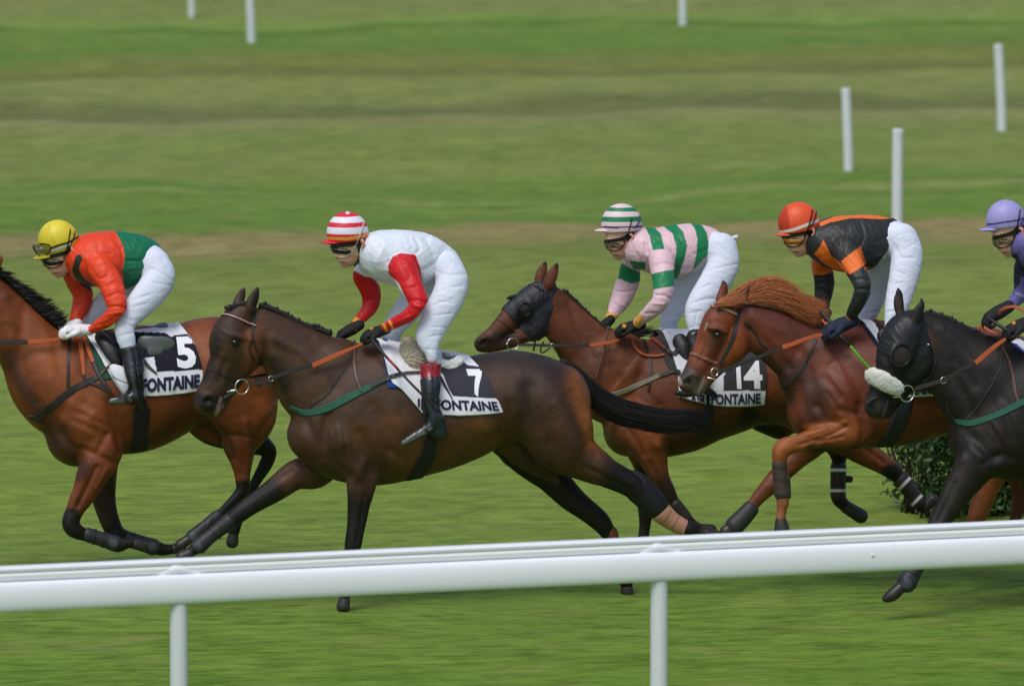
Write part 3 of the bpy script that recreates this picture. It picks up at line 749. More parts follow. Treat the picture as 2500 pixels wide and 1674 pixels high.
def fist(fr, name, view, wx, wy, kx, ky, l, side, mat, parent, col=(.02, .02, .02), size=1.0, pops=()):
    """a hand closed on the rein: wrist, knuckle point; palm, four curled fingers of unequal length and a thumb from the palm's side"""
    w, sc = fr.at(*px_of(view, wx, wy), l); k, _ = fr.at(*px_of(view, kx, ky), l)
    a = (k - w); L = np.linalg.norm(a); a /= L
    lat = np.array([0, side, 0.0]); dn = np.cross(a, np.array([0, 1.0, 0])); dn /= np.linalg.norm(dn)
    if dn[2] > 0: dn = -dn
    S = .085 * size; rows = []
    ops = []
    def ch(pts, rs, k_=.006, s=1.0): ops.append((np.array([list(p) + [r, s] for p, r in zip(pts, rs)]), k_))
    kn = w + a * S * .95
    ch([w - a * .02, w + a * S * .4, kn], [.026 * size, .030 * size, .026 * size], .01, 1.15)
    for i, (off, ln) in enumerate(((-.030, .94), (-.011, 1.06), (.009, 1.0), (.028, .82))):
        b = kn + lat * off * size * -1 + np.array([0, 0, .004]) - a * abs(off) * .3
        p1 = b + (a * .030 + dn * .006) * size * ln; p2 = p1 + (a * .004 + dn * .026) * size * ln; p3 = p2 + (-a * .022 + dn * .006) * size * ln
        ch(catmull([b, p1, p2, p3], 3), np.interp(np.linspace(0, 1, 10), [0, .5, 1], [.0105 * size, .0098 * size, .008 * size]), .003)
    t0 = w + a * S * .45 - lat * .026 * size + dn * .006; t1 = t0 + (a * .030 - lat * .008 + dn * .012) * size; t2 = t1 + (a * .024 + lat * .006 + dn * .010) * size
    ch(catmull([t0, t1, t2], 3), [.013 * size] * 4 + [.0095 * size] * 3, .006)
    A = np.concatenate([o[0] for o in ops]); fl = Field((A[:, :3] - .05).min(0), (A[:, :3] + .05).max(0), .0035)
    for r_, k_ in ops: fl.add(r_, k_)
    pos, F = fl.mesh(1); N = vnormals(pos, F); C = paint(fr, view, pos, N, col, pops)
    o = mesh_obj(name, pos, F, mat, parent, C); BVH[o.name] = BVHTree.FromPolygons(pos.tolist(), F.tolist())
    return o
def tail_hair(fr, view, st, n, mat, parent, seed=3, rad=.004, name="tail"):
    """st: (x, y, half-width px): strands fanned between the upper and lower edge of the tail"""
    up, mid, lo = [], [], []
    for i, (x, y, r) in enumerate(st):
        a = st[max(0, i - 1)]; b = st[min(len(st) - 1, i + 1)]; dx, dy = b[0] - a[0], b[1] - a[1]; L = math.hypot(dx, dy)
        nx, ny = -dy / L, dx / L
        up.append(fr.at(*px_of(view, x - nx * r, y - ny * r), 0)[0]); mid.append(fr.at(*px_of(view, x, y), .03)[0]); lo.append(fr.at(*px_of(view, x + nx * r, y + ny * r), -.0)[0])
    mid2 = [p + np.array([0, .05, 0]) for p in mid]
    return hair(name, [up, mid, lo, mid2, up], n, mat, parent, rad, seed, .014, 6, wave=.004)
# ================================================================= RIDER KIT
def similarity(ear, chin):
    """maps the template head (ear 495,385 / chin 332,600) onto another rider's ear and chin"""
    a = complex(332 - 495, 600 - 385); b = complex(chin[0] - ear[0], chin[1] - ear[1]); q = b / a
    def m(x, y):
        z = complex(x - 495, y - 385) * q; return (ear[0] + z.real, ear[1] + z.imag)
    return m, abs(q)
SKIN = srgb(232, 182, 154)
def face_ops(m, k):
    T = lambda st: [m(s[0], s[1]) + (s[2] * k,) + tuple(s[3:]) for s in st]
    return [
      dict(st=T([(365,330,160,0,.78),(350,370,150,0,.80)])), dict(st=T([(320,430,112,0,.84),(335,500,92,0,.80),(345,545,62,0,.76)]), k=.012),
      dict(st=T([(420,480,78,0,.9),(400,540,52,0,1.0),(350,572,40,0,.9)]), k=.012), dict(st=T([(268,470,16,0,.8),(250,503,17,0,.85),(262,518,18,0,1.0)]), k=.006),
      dict(st=T([(262,515,12,.012),(275,522,12,.016)]), k=.004), dict(st=T([(280,545,15,0,1.2),(298,556,14,0,1.6)]), k=.005), dict(st=T([(287,580,15,0,1.3),(304,584,13,0,1.5)]), k=.005), dict(st=T([(330,592,26,0,1.1)]), k=.010),
      dict(st=T([(284,567,4,.0,2.5),(330,561,4,.02,2.0)]), op='sub', k=.003), dict(st=T([(210,415,12,0),(285,418,30,.0,1.5)]), k=.01),
      dict(st=T([(470,370,115,0,.55),(520,440,100,0,.6),(590,480,105,0,.7)]), k=.02),
      dict(st=T([(482,340,16,.076,.6),(508,362,18,.082,.5),(508,392,15,.082,.5),(492,415,14,.078,.6)]), k=.005), dict(st=T([(490,382,9,.092,.8)]), op='sub', k=.004)]
def face_paint(m, k, hair=srgb(34, 28, 26)):
    P = lambda *p: [m(x, y) for x, y in p]
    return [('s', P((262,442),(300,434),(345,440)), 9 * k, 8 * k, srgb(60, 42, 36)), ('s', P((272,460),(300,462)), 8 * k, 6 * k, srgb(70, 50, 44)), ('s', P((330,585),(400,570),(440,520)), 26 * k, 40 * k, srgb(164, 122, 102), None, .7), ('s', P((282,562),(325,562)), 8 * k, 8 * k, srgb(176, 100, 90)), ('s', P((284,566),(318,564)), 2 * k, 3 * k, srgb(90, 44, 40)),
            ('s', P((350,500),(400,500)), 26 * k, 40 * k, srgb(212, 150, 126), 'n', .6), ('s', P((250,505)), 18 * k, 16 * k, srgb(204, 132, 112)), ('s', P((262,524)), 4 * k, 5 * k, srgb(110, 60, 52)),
            ('s', P((545,345),(560,420),(590,470)), 26 * k, 16 * k, hair), ('s', P((492,384)), 8 * k, 10 * k, srgb(140, 78, 66)), ('s', P((495,350),(515,370),(505,410)), 12 * k, 8 * k, srgb(210, 138, 116))]
def splay(st, f):
    """push a limb's stations out to the side"""
    return [tuple(s[:3]) + (f(s[3]),) + tuple(s[4:]) for s in st]
def make_rider(fr, view, label, torso, narm, farm, nleg, fleg, ear, chin, base, jpaint, jcarve, waist, neckhole, helmet, peak, hcut, hbase, hpaint, hlabel,
               goggles='dark', collar=None, gloves=(), breech_carve=(), extra_legs=(), skinarm=True, hrx=1.0):
    root = empty("person", fr, label, "person", "jockeys riding in the race")
    m, k = similarity(ear, chin); T = lambda *p: [m(x, y) for x, y in p]
    shin = extra_legs or []
    L = lambda v: math.copysign(abs(v) if abs(v) < .14 else .14 + (abs(v) - .14) * .72, v)     # knees close to the saddle
    nleg, fleg = splay(nleg, L), splay(fleg, L)
    n = len(narm); es = [0, .0, .02, .05, .08, .095, .10, .09, .06, .035, .02]
    narm = [s[:3] + (s[3] + np.interp(i / (n - 1), np.linspace(0, 1, len(es)), es),) + s[4:] for i, s in enumerate(narm)]
    ops = face_ops(m, k) + [dict(st=torso, g=-.026, k=.01), dict(st=narm, g=-.022, k=.004), dict(st=farm, g=-.022, k=.004), dict(st=nleg, g=-.026, k=.004), dict(st=fleg, g=-.026, k=.004)]
    for st in shin: ops.append(dict(st=[tuple(q[:2]) + (q[2], .285 + .07 * i / 2) for i, q in enumerate(st)], g=-.02, k=.004))
    body = sculpt(fr, "body", ops, .0052, M_SKIN, root, view, SKIN, face_paint(m, k), smooth=1)
    jops = [dict(st=torso, sub=4), dict(st=neckhole, k=.02), dict(st=narm, k=.022), dict(st=farm, k=.022), dict(op='cut', st=waist)]
    jacket = sculpt(fr, "jacket", jops, .0054, M_SILK, root, view, base, jpaint, jcarve, smooth=1, wr=(.0042, 20, int(ear[0]), 4.0), cs=.6)
    hip = (torso[-1][0], torso[-1][1], torso[-1][2] * .96, 0, .97)
    sculpt(fr, "breeches", [dict(st=[torso[-3][:2] + (torso[-3][2] * .9, 0, .8), torso[-2][:2] + (torso[-2][2] * .96, 0, .86), hip], sub=3), dict(st=nleg, k=.03), dict(st=fleg, k=.02)], .0062, M_COTTON, root, view, (.69, .75, .88), [], breech_carve, smooth=1, grow=.001, wr=(.0024, 20, int(ear[0]) + 3, 4.0, (.8, 1, 1.9)), cs=.45)
    cap = sculpt(fr, "helmet", [dict(st=[helmet], sub=1), dict(st=[(helmet[0] + 14, helmet[1] + 22, helmet[2] * 1.04, 0, .78)], k=.02), dict(op='cut', st=hcut)], .0042, M_CAP, root, view, hbase, hpaint, smooth=1, label=hlabel)
    sculpt(fr, "helmet_peak", [dict(st=[(q[0], q[1] + (2 if i == 0 else 0), q[2] * (.75, 1.25, 1.5)[i], q[3], q[4] * (1.2, .85, .75)[i]) for i, q in enumerate(peak)], sub=4)], .0036, M_CAP, cap, view, hpaint[-1][-1] if False else hbase, smooth=1)
    # padded liner and chin strap
    strap(fr, "helmet_lining", view, T((200,402),(300,395),(400,380),(470,345),(550,340)), 42 * k, M_BLK, root, [body], lift=.003, th=.006)
    strap(fr, "chin_strap", view, T((455,375),(470,440),(472,500),(448,555),(410,592),(370,612)), [56 * k, 38 * k, 32 * k, 30 * k, 22 * k, 12 * k], M_BLK, root, [body], lift=.003, th=.006)
    strap(fr, "chin_strap", view, T((545,350),(540,410),(505,450),(474,480)), 34 * k, M_BLK, root, [body], lift=.003, th=.005)
    lens = {'dark': M_LENS, 'amber': M_LENSY, 'smoke': M_LENSG}[goggles]
    gk = [m(x, y) + (r * k, 0, s) for x, y, r, s in ((222,426,34,1.7),(260,440,48,1.95),(318,444,54,2.05),(364,442,42,2.6))]
    gg = sculpt(fr, "goggles", [dict(st=gk, sub=3)], .0036, lens, root, view, smooth=1)
    wf = goggles == 'dark' and hlabel.startswith("red"); fm = M_FRAMEW if wf else M_BLK
    strap(fr, "goggle_frame", view, T((205,452),(228,484),(262,502),(318,506),(370,484),(408,440),(404,404),(362,396),(300,398),(215,398)), 8 * k, fm, gg, [gg, body], lift=.002, th=.005)
    sides = T((410,420),(440,368),(478,270),(512,165))
    strap(fr, "goggle_strap", view, sides, 11 * k, fm, gg, [cap, body], lift=.005)
    for kw in gloves:
        kw = list(kw); kw[7] = root; kw[6] = M_GLOVE if kw[6] is None else kw[6]
        wx, wy, kx, ky, l, side, mt, par, col, size = kw[:10]
        fist(fr, "glove", view, wx, wy, kx, ky, l, side, mt, par, col, size, kw[10] if len(kw) > 10 else ())
    return root, body, jacket, cap
def boot(fr, view, st, foot, parent, cuff=None, name="riding_boot", col=srgb(30, 34, 38), sole=None, smooth=1, top=None):
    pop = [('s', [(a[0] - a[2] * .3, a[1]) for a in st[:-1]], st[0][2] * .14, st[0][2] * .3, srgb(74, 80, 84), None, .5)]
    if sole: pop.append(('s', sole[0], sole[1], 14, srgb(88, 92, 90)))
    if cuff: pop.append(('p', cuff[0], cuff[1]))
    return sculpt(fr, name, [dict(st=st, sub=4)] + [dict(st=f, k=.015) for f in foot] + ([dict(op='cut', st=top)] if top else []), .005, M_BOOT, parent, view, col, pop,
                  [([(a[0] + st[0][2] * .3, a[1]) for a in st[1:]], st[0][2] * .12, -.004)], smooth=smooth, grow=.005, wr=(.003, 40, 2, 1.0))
# ================================================================= HORSE 5 AND ITS RIDER
def horse5():
    fr = Frame(250, 1.0); A = V(0, 580, 2); Q = V(0, 760, 4); L = V(100, 1050, 4); K = V(0, 500, 4)
    root = empty("race_horse", fr, "bright bay race horse with flying black mane and saddle cloth number 5", "horse", "race horses galloping to the left")
    bay, dk, bk, br = srgb(128, 72, 38), srgb(70, 44, 32), srgb(26, 22, 21), srgb(156, 92, 46)
    lc = lambda *p: [(200 + x / 2, 940 + y / 2) for x, y in p]
    ops = [dict(st=[(375,965,152,0,1.1),(450,820,250,0,.8),(560,765,298,0,.7),(660,740,308,0,.78),(760,715,285,0,.9),(880,682,248,0,1.0),(1000,645,252,0,1.02),(1110,640,252,0,1.05),(1175,650,228,0,1.05)]),
      dict(st=[(1120,680,200,.1,.8),(1190,830,168,.13,.75),(1195,920,122,.14,.75),(1172,1000,88,.14,.8),(1178,1080,58,.14,.8),(1183,1160,38,.14,.75),(1186,1225,35,.14,.8),(1160,1262,30,.14,.8),(1110,1312,24,.14,.75),(1040,1376,23,.14,.75),(960,1440,27,.14,.85),(915,1475,24,.14)], k=.03),
      dict(st=[(960,850,95,-.1,.8),(1050,890,125,-.12,.8),(1140,930,110,-.13,.8),(1225,985,72,-.13,.8),(1295,1022,44,-.13,.8),(1318,1050,34,-.13,.8),(1295,1110,34,-.13,.8),(1255,1180,27,-.13,.75),(1205,1270,23,-.13,.75),(1165,1370,25,-.13,.8),(1146,1420,28,-.13),(1140,1450,24,-.13)], k=.03),
      # near foreleg folded
      dict(st=[(430,880,160,.1,.6),(490,980,125,.14,.6),(495,1060,98,.16,.7),(455,1150,80,.16,.75),(412,1245,62,.16,.75),(368,1325,46,.16,.8),(345,1385,43,.16,.9),(358,1420,42,.16,.9),(400,1445,33,.16,.8),(470,1463,28,.16,.8),(540,1485,32,.16,.9),(575,1500,36,.16,.9),(625,1490,26,.16),(660,1495,24,.16)], k=.025),
      # far foreleg
      dict(st=[(470,1000,110,-.13,.7),(492,1120,85,-.14,.75),(500,1230,66,-.14,.75),(520,1330,52,-.14,.8),(548,1410,46,-.14,.85),(572,1448,44,-.14,.9),(630,1470,34,-.14,.8),(700,1492,28,-.14,.8),(765,1512,34,-.14,.9),(800,1522,30,-.14),(850,1518,24,-.14)], k=.025),
      # neck and the head beyond the frame
      dict(st=[(-75,270,108,0,.6),(-5,350,122,0,.55),(48,413,134,0,.55),(101,487,149,0,.58),(176,583,174,0,.62),(262,690,225,0,.7),(350,740,262,0,.7)], k=.02),
      dict(st=[(-70,260,72,0,.95),(-110,330,88,0,.85),(-160,430,84,0,.7),(-215,530,66,0,.75),(-255,600,60,0,.85)], k=.02), dict(st=[(-70,380,95,0,.7),(-140,500,66,0,.7),(-215,610,42,0,.8)], k=.02),
      dict(st=[(-60,220,26,.05,.6),(-30,160,27,.06,.45),(-4,110,20,.06,.4),(4,84,6,.06,.4)], k=.008), dict(st=[(-110,210,24,-.05,.6),(-100,150,24,-.055,.45),(-88,90,8,-.055,.4)], k=.008)]
    cops = [([(230,860),(300,960),(380,1060)], 22, -.016), ([(540,800),(570,930),(590,1050)], 22, -.018), ([(400,1030),(470,1060),(560,1100)], 14, -.014), ([(450,880),(520,960),(560,1040)], 30, .016), ([(330,900),(420,960)], 30, .012),
        ([(520,960),(480,1040)], 14, -.012), ([(470,1120),(420,1230),(380,1310)], 9, -.014), ([(430,1100),(395,1200),(350,1320)], 10, .010), ([(520,1130),(470,1220)], 10, .010), ([(740,980),(850,920),(960,860)], 18, -.008), ([(620,700),(650,900)], 30, .006),
        ([(1080,880),(1100,980),(1140,1080)], 14, -.012), ([(1250,980),(1290,920),(1380,820)], 18, -.010), ([(1200,900),(1220,1040),(1200,1180)], 14, .010), ([(120,350),(100,600),(180,800)], 26, -.012), ([(260,500),(300,640),(340,760)], 26, -.012), ([(200,420),(250,520)], 26, .010),
        ([(20,300),(60,520)], 26, .010), ([(1120,960),(1200,970)], 12, -.008)]
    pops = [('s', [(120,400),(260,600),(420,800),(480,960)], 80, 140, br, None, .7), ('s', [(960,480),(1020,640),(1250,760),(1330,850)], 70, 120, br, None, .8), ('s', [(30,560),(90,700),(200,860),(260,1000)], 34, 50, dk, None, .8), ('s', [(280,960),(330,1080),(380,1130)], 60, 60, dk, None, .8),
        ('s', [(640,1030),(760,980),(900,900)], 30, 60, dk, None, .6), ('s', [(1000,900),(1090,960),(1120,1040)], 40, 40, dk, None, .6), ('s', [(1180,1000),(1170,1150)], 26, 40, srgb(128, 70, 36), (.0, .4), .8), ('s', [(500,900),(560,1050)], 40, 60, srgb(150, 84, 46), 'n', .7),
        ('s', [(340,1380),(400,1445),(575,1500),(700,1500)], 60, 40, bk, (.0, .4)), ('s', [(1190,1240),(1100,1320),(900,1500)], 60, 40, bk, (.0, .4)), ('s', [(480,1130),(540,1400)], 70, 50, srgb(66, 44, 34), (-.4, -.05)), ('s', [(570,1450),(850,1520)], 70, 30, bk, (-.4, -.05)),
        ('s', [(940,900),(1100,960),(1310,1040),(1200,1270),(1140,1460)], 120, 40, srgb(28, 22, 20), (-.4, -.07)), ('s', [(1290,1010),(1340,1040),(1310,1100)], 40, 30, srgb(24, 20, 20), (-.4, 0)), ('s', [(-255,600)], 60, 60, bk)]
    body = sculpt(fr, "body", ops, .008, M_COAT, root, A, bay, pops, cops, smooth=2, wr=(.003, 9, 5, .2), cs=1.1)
    T = [body]; lb = srgb(42, 46, 50); hm = plain("hoof", srgb(40, 38, 37), .45, var=.2)
    ball(fr, "eye", A, -135, 390, 12, .085, M_EYE, root)
    for st, n in (([(430,1450,36,.16,.95),(500,1472,36,.16,.95),(555,1490,40,.16,.95)], 'n'), ([(620,1468,38,-.14,.95),(690,1490,38,-.14,.95),(745,1508,42,-.14,.95)], 'f'), ([(1060,1358,30,.14,.95),(1000,1410,32,.14,.95),(940,1458,34,.14,.95)], 'h')):
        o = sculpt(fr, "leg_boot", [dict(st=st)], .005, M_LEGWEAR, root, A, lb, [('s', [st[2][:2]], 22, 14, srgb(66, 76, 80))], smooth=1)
        for t in (.25, .6):
            x = st[0][0] * (1 - t) + st[2][0] * t; y = st[0][1] * (1 - t) + st[2][1] * t; strap(fr, "boot_strap", A, [(x + 6, y - 34), (x - 6, y + 34)], 12, M_BLACKSTRAP, o, [o])
    for st in ([(660,1495,26,.16),(695,1505,26,.16)], [(850,1518,26,-.14),(885,1515,27,-.14)], [(915,1475,26,.14),(880,1500,28,.14)], [(1140,1450,26,-.13),(1134,1485,31,-.13)]):
        sculpt(fr, "hoof", [dict(st=st)], .006, hm, root, A, smooth=1)
    # mane lifted by the wind
    rnd = random.Random(8); guides = []
    roots = [(-60,640),(0,700),(90,800),(180,900),(260,1000),(350,1080),(450,1160),(540,1215)]
    tips = [(60,640),(190,740),(330,830),(440,915),(560,925),(590,1010),(640,1080),(640,1150)]
    mids = [(0,640),(90,710),(200,800),(310,880),(410,960),(480,1040),(560,1110),(600,1170)]
    g = []
    for r_, m_, t_ in zip(roots, mids, tips):
        g.append([fr.at(*px_of(K, *r_), .0)[0], fr.at(*px_of(K, (r_[0] + m_[0]) / 2, (r_[1] + m_[1]) / 2 - 14), .03)[0], fr.at(*px_of(K, *m_), .03)[0], fr.at(*px_of(K, *t_), .01)[0]])
    hair("mane", g, 1500, M_MANE, root, .0042, 5, .010, 4)
    # cloth, pad, girth
    girth = strap(fr, "girth", A, [(695,830),(688,900),(685,960),(680,1035)], [80, 80, 78, 84], M_GIRTH, root, T, th=.008)
    pad = patch(fr, "pad", Q, [(1010,665),(960,560),(900,420),(850,285)], [(1085,660),(1040,560),(980,420),(910,270)], T, M_GREENPAD, root, lift=.008, nu=10, nv=30, over=.1)
    W_, Dk = (.74, .76, .82), srgb(30, 30, 42)
    cloth = patch(fr, "saddle_cloth", Q, [(1200,815),(1120,700),(1040,560),(960,410),(850,235)], [(1935,775),(1975,650),(1972,560),(1930,400),(1870,270),(1765,132)], T + [pad], M_CLOTH, root,
        regions(W_, [([(930,190),(1600,205),(1665,240),(1700,235),(1822,212),(1905,330),(1965,480),(1980,565),(1530,592),(1500,445),(1410,452),(1300,470),(1210,600),(1080,470),(960,300)], Dk)]), nu=100, nv=80, sag=26)
    CT = [cloth]
    sign_text(fr, Q, "IREFONTAINE", "lettering", [(1225,800),(1952,735),(1950,610),(1225,672)], CT, M_INK, cloth, bold=.05)
    sign_text(fr, Q, "5", "number", [(1735,538),(1925,530),(1880,240),(1700,250)], CT, M_WHITEINK, cloth, bold=.045)
    fl = sculpt(fr, "cloth_fold", [dict(v=Q, st=[(1110,560,50,.27,.3),(1180,620,80,.30,.2),(1220,700,70,.32,.2),(1215,780,26,.32,.3)])], .006, M_COTTON, cloth, Q, (.70, .72, .80), [('s', [(1050,600),(1140,660),(1280,715)], 5, 4, srgb(30, 34, 70))], smooth=1)
    sculpt(fr, "saddle", [dict(v=Q, st=[(1180,240,30,.0,2.5),(1330,215,26,0,3.4),(1480,175,28,0,4.0),(1590,135,28,0,3.4),(1630,130,16,0,3)], sub=4), dict(v=Q, st=[(1400,300,70,.22,.25),(1500,320,82,.24,.2),(1610,320,78,.235,.2),(1660,320,50,.22,.2)], k=.02), dict(v=Q, st=[(1480,400,45,.25,.25),(1560,390,40,.25,.2)], k=.02)], .007, M_SEAT, root, Q)
    sculpt(fr, "saddle_flap", [dict(v=Q, st=[(980,250,60,.13,.5),(1040,330,70,.2,.35),(1110,430,70,.24,.25),(1150,500,40,.26,.25)])], .007, M_DKSEAT, root, Q)
    strap(fr, "stirrup_strap", Q, [(1400,470),(1450,540),(1530,610)], [30, 34, 16], M_BLACKSTRAP, root, CT + T, lift=.006)
    strap(fr, "breastplate", Q, [(300,1030),(360,1040),(440,970),(560,880),(680,780),(850,690),(960,640)], [60, 74, 76, 70, 64, 60, 50], M_BLACKSTRAP, root, T, th=.006)
    strap(fr, "girth_strap", Q, [(960,640),(1030,570),(1110,500)], 28, M_BROWNSTRAP, root, T + CT, lift=.01)
    strap(fr, "martingale", Q, [(680,260),(672,420),(668,600),(662,810)], 30, M_BLACKSTRAP, root, T)
    strap(fr, "rein_slack", Q, [(760,270),(790,400),(815,620)], [44, 50, 34], M_TAN, root, T, lift=.012)
    strap(fr, "rein_slack", Q, [(815,270),(850,370),(905,500)], [30, 46, 40], M_TAN, root, T, lift=.016)
    strap(fr, "rein_slack", Q, [(905,500),(980,640),(1040,730),(1090,800)], 36, M_BLACKSTRAP, root, T, lift=.014)
    strap(fr, "rein_slack", Q, [(800,620),(870,690),(980,730),(1090,790)], 30, M_BLACKSTRAP, root, T, lift=.010)
    rn = strap(fr, "rein", Q, [(-460,330),(-200,310),(0,302),(275,300)], 42, M_BLACKSTRAP, root, [], ls=[.10,.12,.14,.16])
    strap(fr, "rein_grip", Q, [(272,300),(440,290),(610,262)], [48, 44, 24], M_TAN, rn, [], ls=[.16,.165,.15], th=.006)
    strap(fr, "bridle", A, [(-40,235),(-60,330),(-110,450),(-190,560)], 14, M_BLACKSTRAP, root, T)
    ring(fr, "bit_ring", A, -215, 600, 20, 3, .07, M_STEEL, root)
    return fr, root, body
F5, R5, B5 = horse5()
def rider5():
    fr = F5; K = V(0, 500, 4); Q = V(0, 760, 4)
    torso = [tb(840,335,730,690,0,1.15), tb(960,276,860,790,0,1.12), tb(1110,254,1060,805,0,1.0), tb(1270,268,1220,822,0,.9), tb(1400,312,1370,775,0,.86), (1470,575,165,0,.92)]
    narm = [(960,590,120,.15,1.0),(1000,650,135,.18,.8),(1075,760,122,.2,.8),(1115,870,115,.21,.8),(1145,970,100,.215,.8),(1140,1040,92,.21,.8),(1070,1110,78,.19,.85),(990,1160,64,.175,.9),(925,1200,50,.16,.9),(905,1215,46,.155,.9)]
    farm = [(700,680,90,-.12,1.0),(740,760,98,-.16,.8),(800,850,104,-.18,.8),(805,940,98,-.18,.8),(775,1030,84,-.17,.85),(745,1100,68,-.15,.9),(735,1150,56,-.14,.9)]
    nleg = [(1500,590,168,.08,.8),(1555,700,160,.12,.75),(1490,830,158,.17,.7),(1395,940,145,.22,.65),(1300,1050,122,.27,.65),(1235,1140,105,.3,.7),(1212,1215,98,.32,.75),(1228,1290,92,.335,.78),(1248,1370,80,.345,.75)]
    fleg = [(1400,700,150,-.08,.8),(1220,840,140,-.12,.75),(1060,950,130,-.18,.7),(960,1050,112,-.22,.7),(895,1140,92,-.26,.75),(890,1220,75,-.28,.8)]
    org, grn, blk = srgb(226, 66, 30), srgb(16, 112, 76), srgb(34, 40, 34)
    gp = [(1105,230),(1300,240),(1460,290),(1600,420),(1500,650),(1420,780),(1230,850),(1200,700),(1195,640),(1220,500),(1200,400),(1150,300)]
    jc = [([(900,520),(960,490),(1080,480)], 14, -.012), ([(880,620),(960,720),(1050,700)], 16, -.012), ([(1180,420),(1200,560),(1190,700)], 12, -.010), ([(1040,800),(1120,760),(1200,780)], 13, -.014), ([(1060,900),(1150,860),(1220,880)], 12, -.013), ([(1060,1000),(1150,990),(1230,1010)], 12, -.014),
          ([(990,1090),(1100,1060),(1190,1050)], 12, .010), ([(930,1180),(1050,1150),(1140,1090)], 12, -.010), ([(1250,545),(1400,540),(1520,470)], 12, -.014), ([(1260,620),(1420,600)], 16, .010), ([(1300,700),(1420,680),(1470,600)], 16, -.008), ([(700,1000),(780,960),(880,940)], 12, -.012), ([(820,560),(860,680),(940,780)], 18, -.012), ([(1010,540),(1120,560),(1160,640)], 18, .010), ([(1120,300),(1160,420)], 14, -.008)]
    wh = (.78, .79, .82)
    root, body, jacket, cap = make_rider(fr, K, "jockey in orange and green silk with a yellow helmet and white gloves", torso, narm, farm, nleg, fleg, (700,462), (575,698), org,
        [('p', gp, grn), ('s', [(770,520),(740,640),(800,740),(880,800)], 34, 8, blk)], jc, [(1236,838),(1600,395)], [(800,520,105,0,.8),(750,500,84,0,.75)], (560,335,186,0,.82), [(340,520,13,0,4.5),(400,508,18,0,5.2),(480,490,22,0,4.4)], [(310,545),(790,375)], srgb(222, 204, 52),
        [('s', [(480,190),(510,300),(560,400)], 3, 4, srgb(180, 164, 44)), ('s', [(650,170),(720,300)], 3, 3, srgb(190, 172, 50)), ('p', [(330,300),(480,200),(520,330),(560,420),(330,480)], srgb(210, 192, 46))], "yellow helmet",
        gloves=[(835,1222,680,1225,.15,1,None,None,wh,1.25), (725,1175,640,1215,-.06,-1,None,None,wh,1.15)],
        breech_carve=[([(1260,940),(1450,880)], 12, -.010), ([(1300,1000),(1440,960)], 10, -.009), ([(1480,620),(1600,680),(1720,760)], 10, -.010), ([(1500,760),(1680,790)], 10, -.008), ([(1180,1080),(1290,1130)], 12, -.012), ([(1100,1220),(1200,1160),(1300,1190)], 12, -.010), ([(1130,1290),(1310,1245)], 6, -.010), ([(1580,520),(1640,620)], 12, -.008)],
        extra_legs=[[(1250,1380,44,.33),(1260,1500,44,.345),(1320,1760,40,.36)]])
    strap(fr, "wrist_band", K, [(850,1170),(870,1220),(860,1270)], 46, plain("orange_band", srgb(224, 60, 30), .5), root, [jacket], lift=.002)
    # spare goggles pushed up on the helmet
    g2 = sculpt(fr, "goggles", [dict(st=[(345,415,30,.02,1.5),(400,438,44,.05,1.0),(450,442,42,.06,.8)], sub=3)], .0036, M_LENSG, root, K, smooth=1, label="spare amber goggles pushed up onto the yellow helmet")
    strap(fr, "goggle_frame", K, [(325,390),(355,470),(400,492),(460,480),(492,440),(488,400),(440,382),(330,380)], 12, M_BLK, g2, [g2, cap], lift=.002)
    strap(fr, "goggle_strap", K, [(490,425),(580,390),(680,360),(775,300)], 16, M_BLK, g2, [cap], lift=.003); strap(fr, "goggle_strap", K, [(500,450),(600,420),(690,375)], 26, M_FRAMEW, g2, [cap], lift=.002)
    strap(fr, "goggle_strap", K, [(665,415),(700,360),(735,240)], 10, M_BLK, g2, [cap], lift=.004)
    bt = boot(fr, Q, [(1215,225,94,.285,.75),(1240,290,98,.29,.75),(1290,400,108,.305,.7),(1302,520,96,.325,.75),(1318,640,80,.355,.8),(1335,760,66,.36,.85),(1340,830,60,.365,.9)],
        [[(1330,830,56,.365,.9),(1240,850,46,.37,.95),(1150,865,40,.375,1),(1090,876,30,.375,1)], [(1345,840,50,.365,.9),(1385,900,48,.365,.8),(1395,935,40,.365,.8)]], root, sole=([(1085,880),(1160,885),(1270,870)], 24), col=srgb(26, 27, 30), top=[(1400,222),(1080,306)])
    strap(fr, "stirrup", Q, [(1280,720),(1250,790),(1230,870),(1290,900)], 16, M_BLK, root, [bt], lift=.004)
    boot(fr, Q, [(880,230,80,-.28,.8),(960,440,70,-.33,.8),(1060,640,60,-.34,.8),(1120,760,60,-.34)], [[(1120,760,60,-.34),(1040,830,45,-.35)]], root)
rider5()
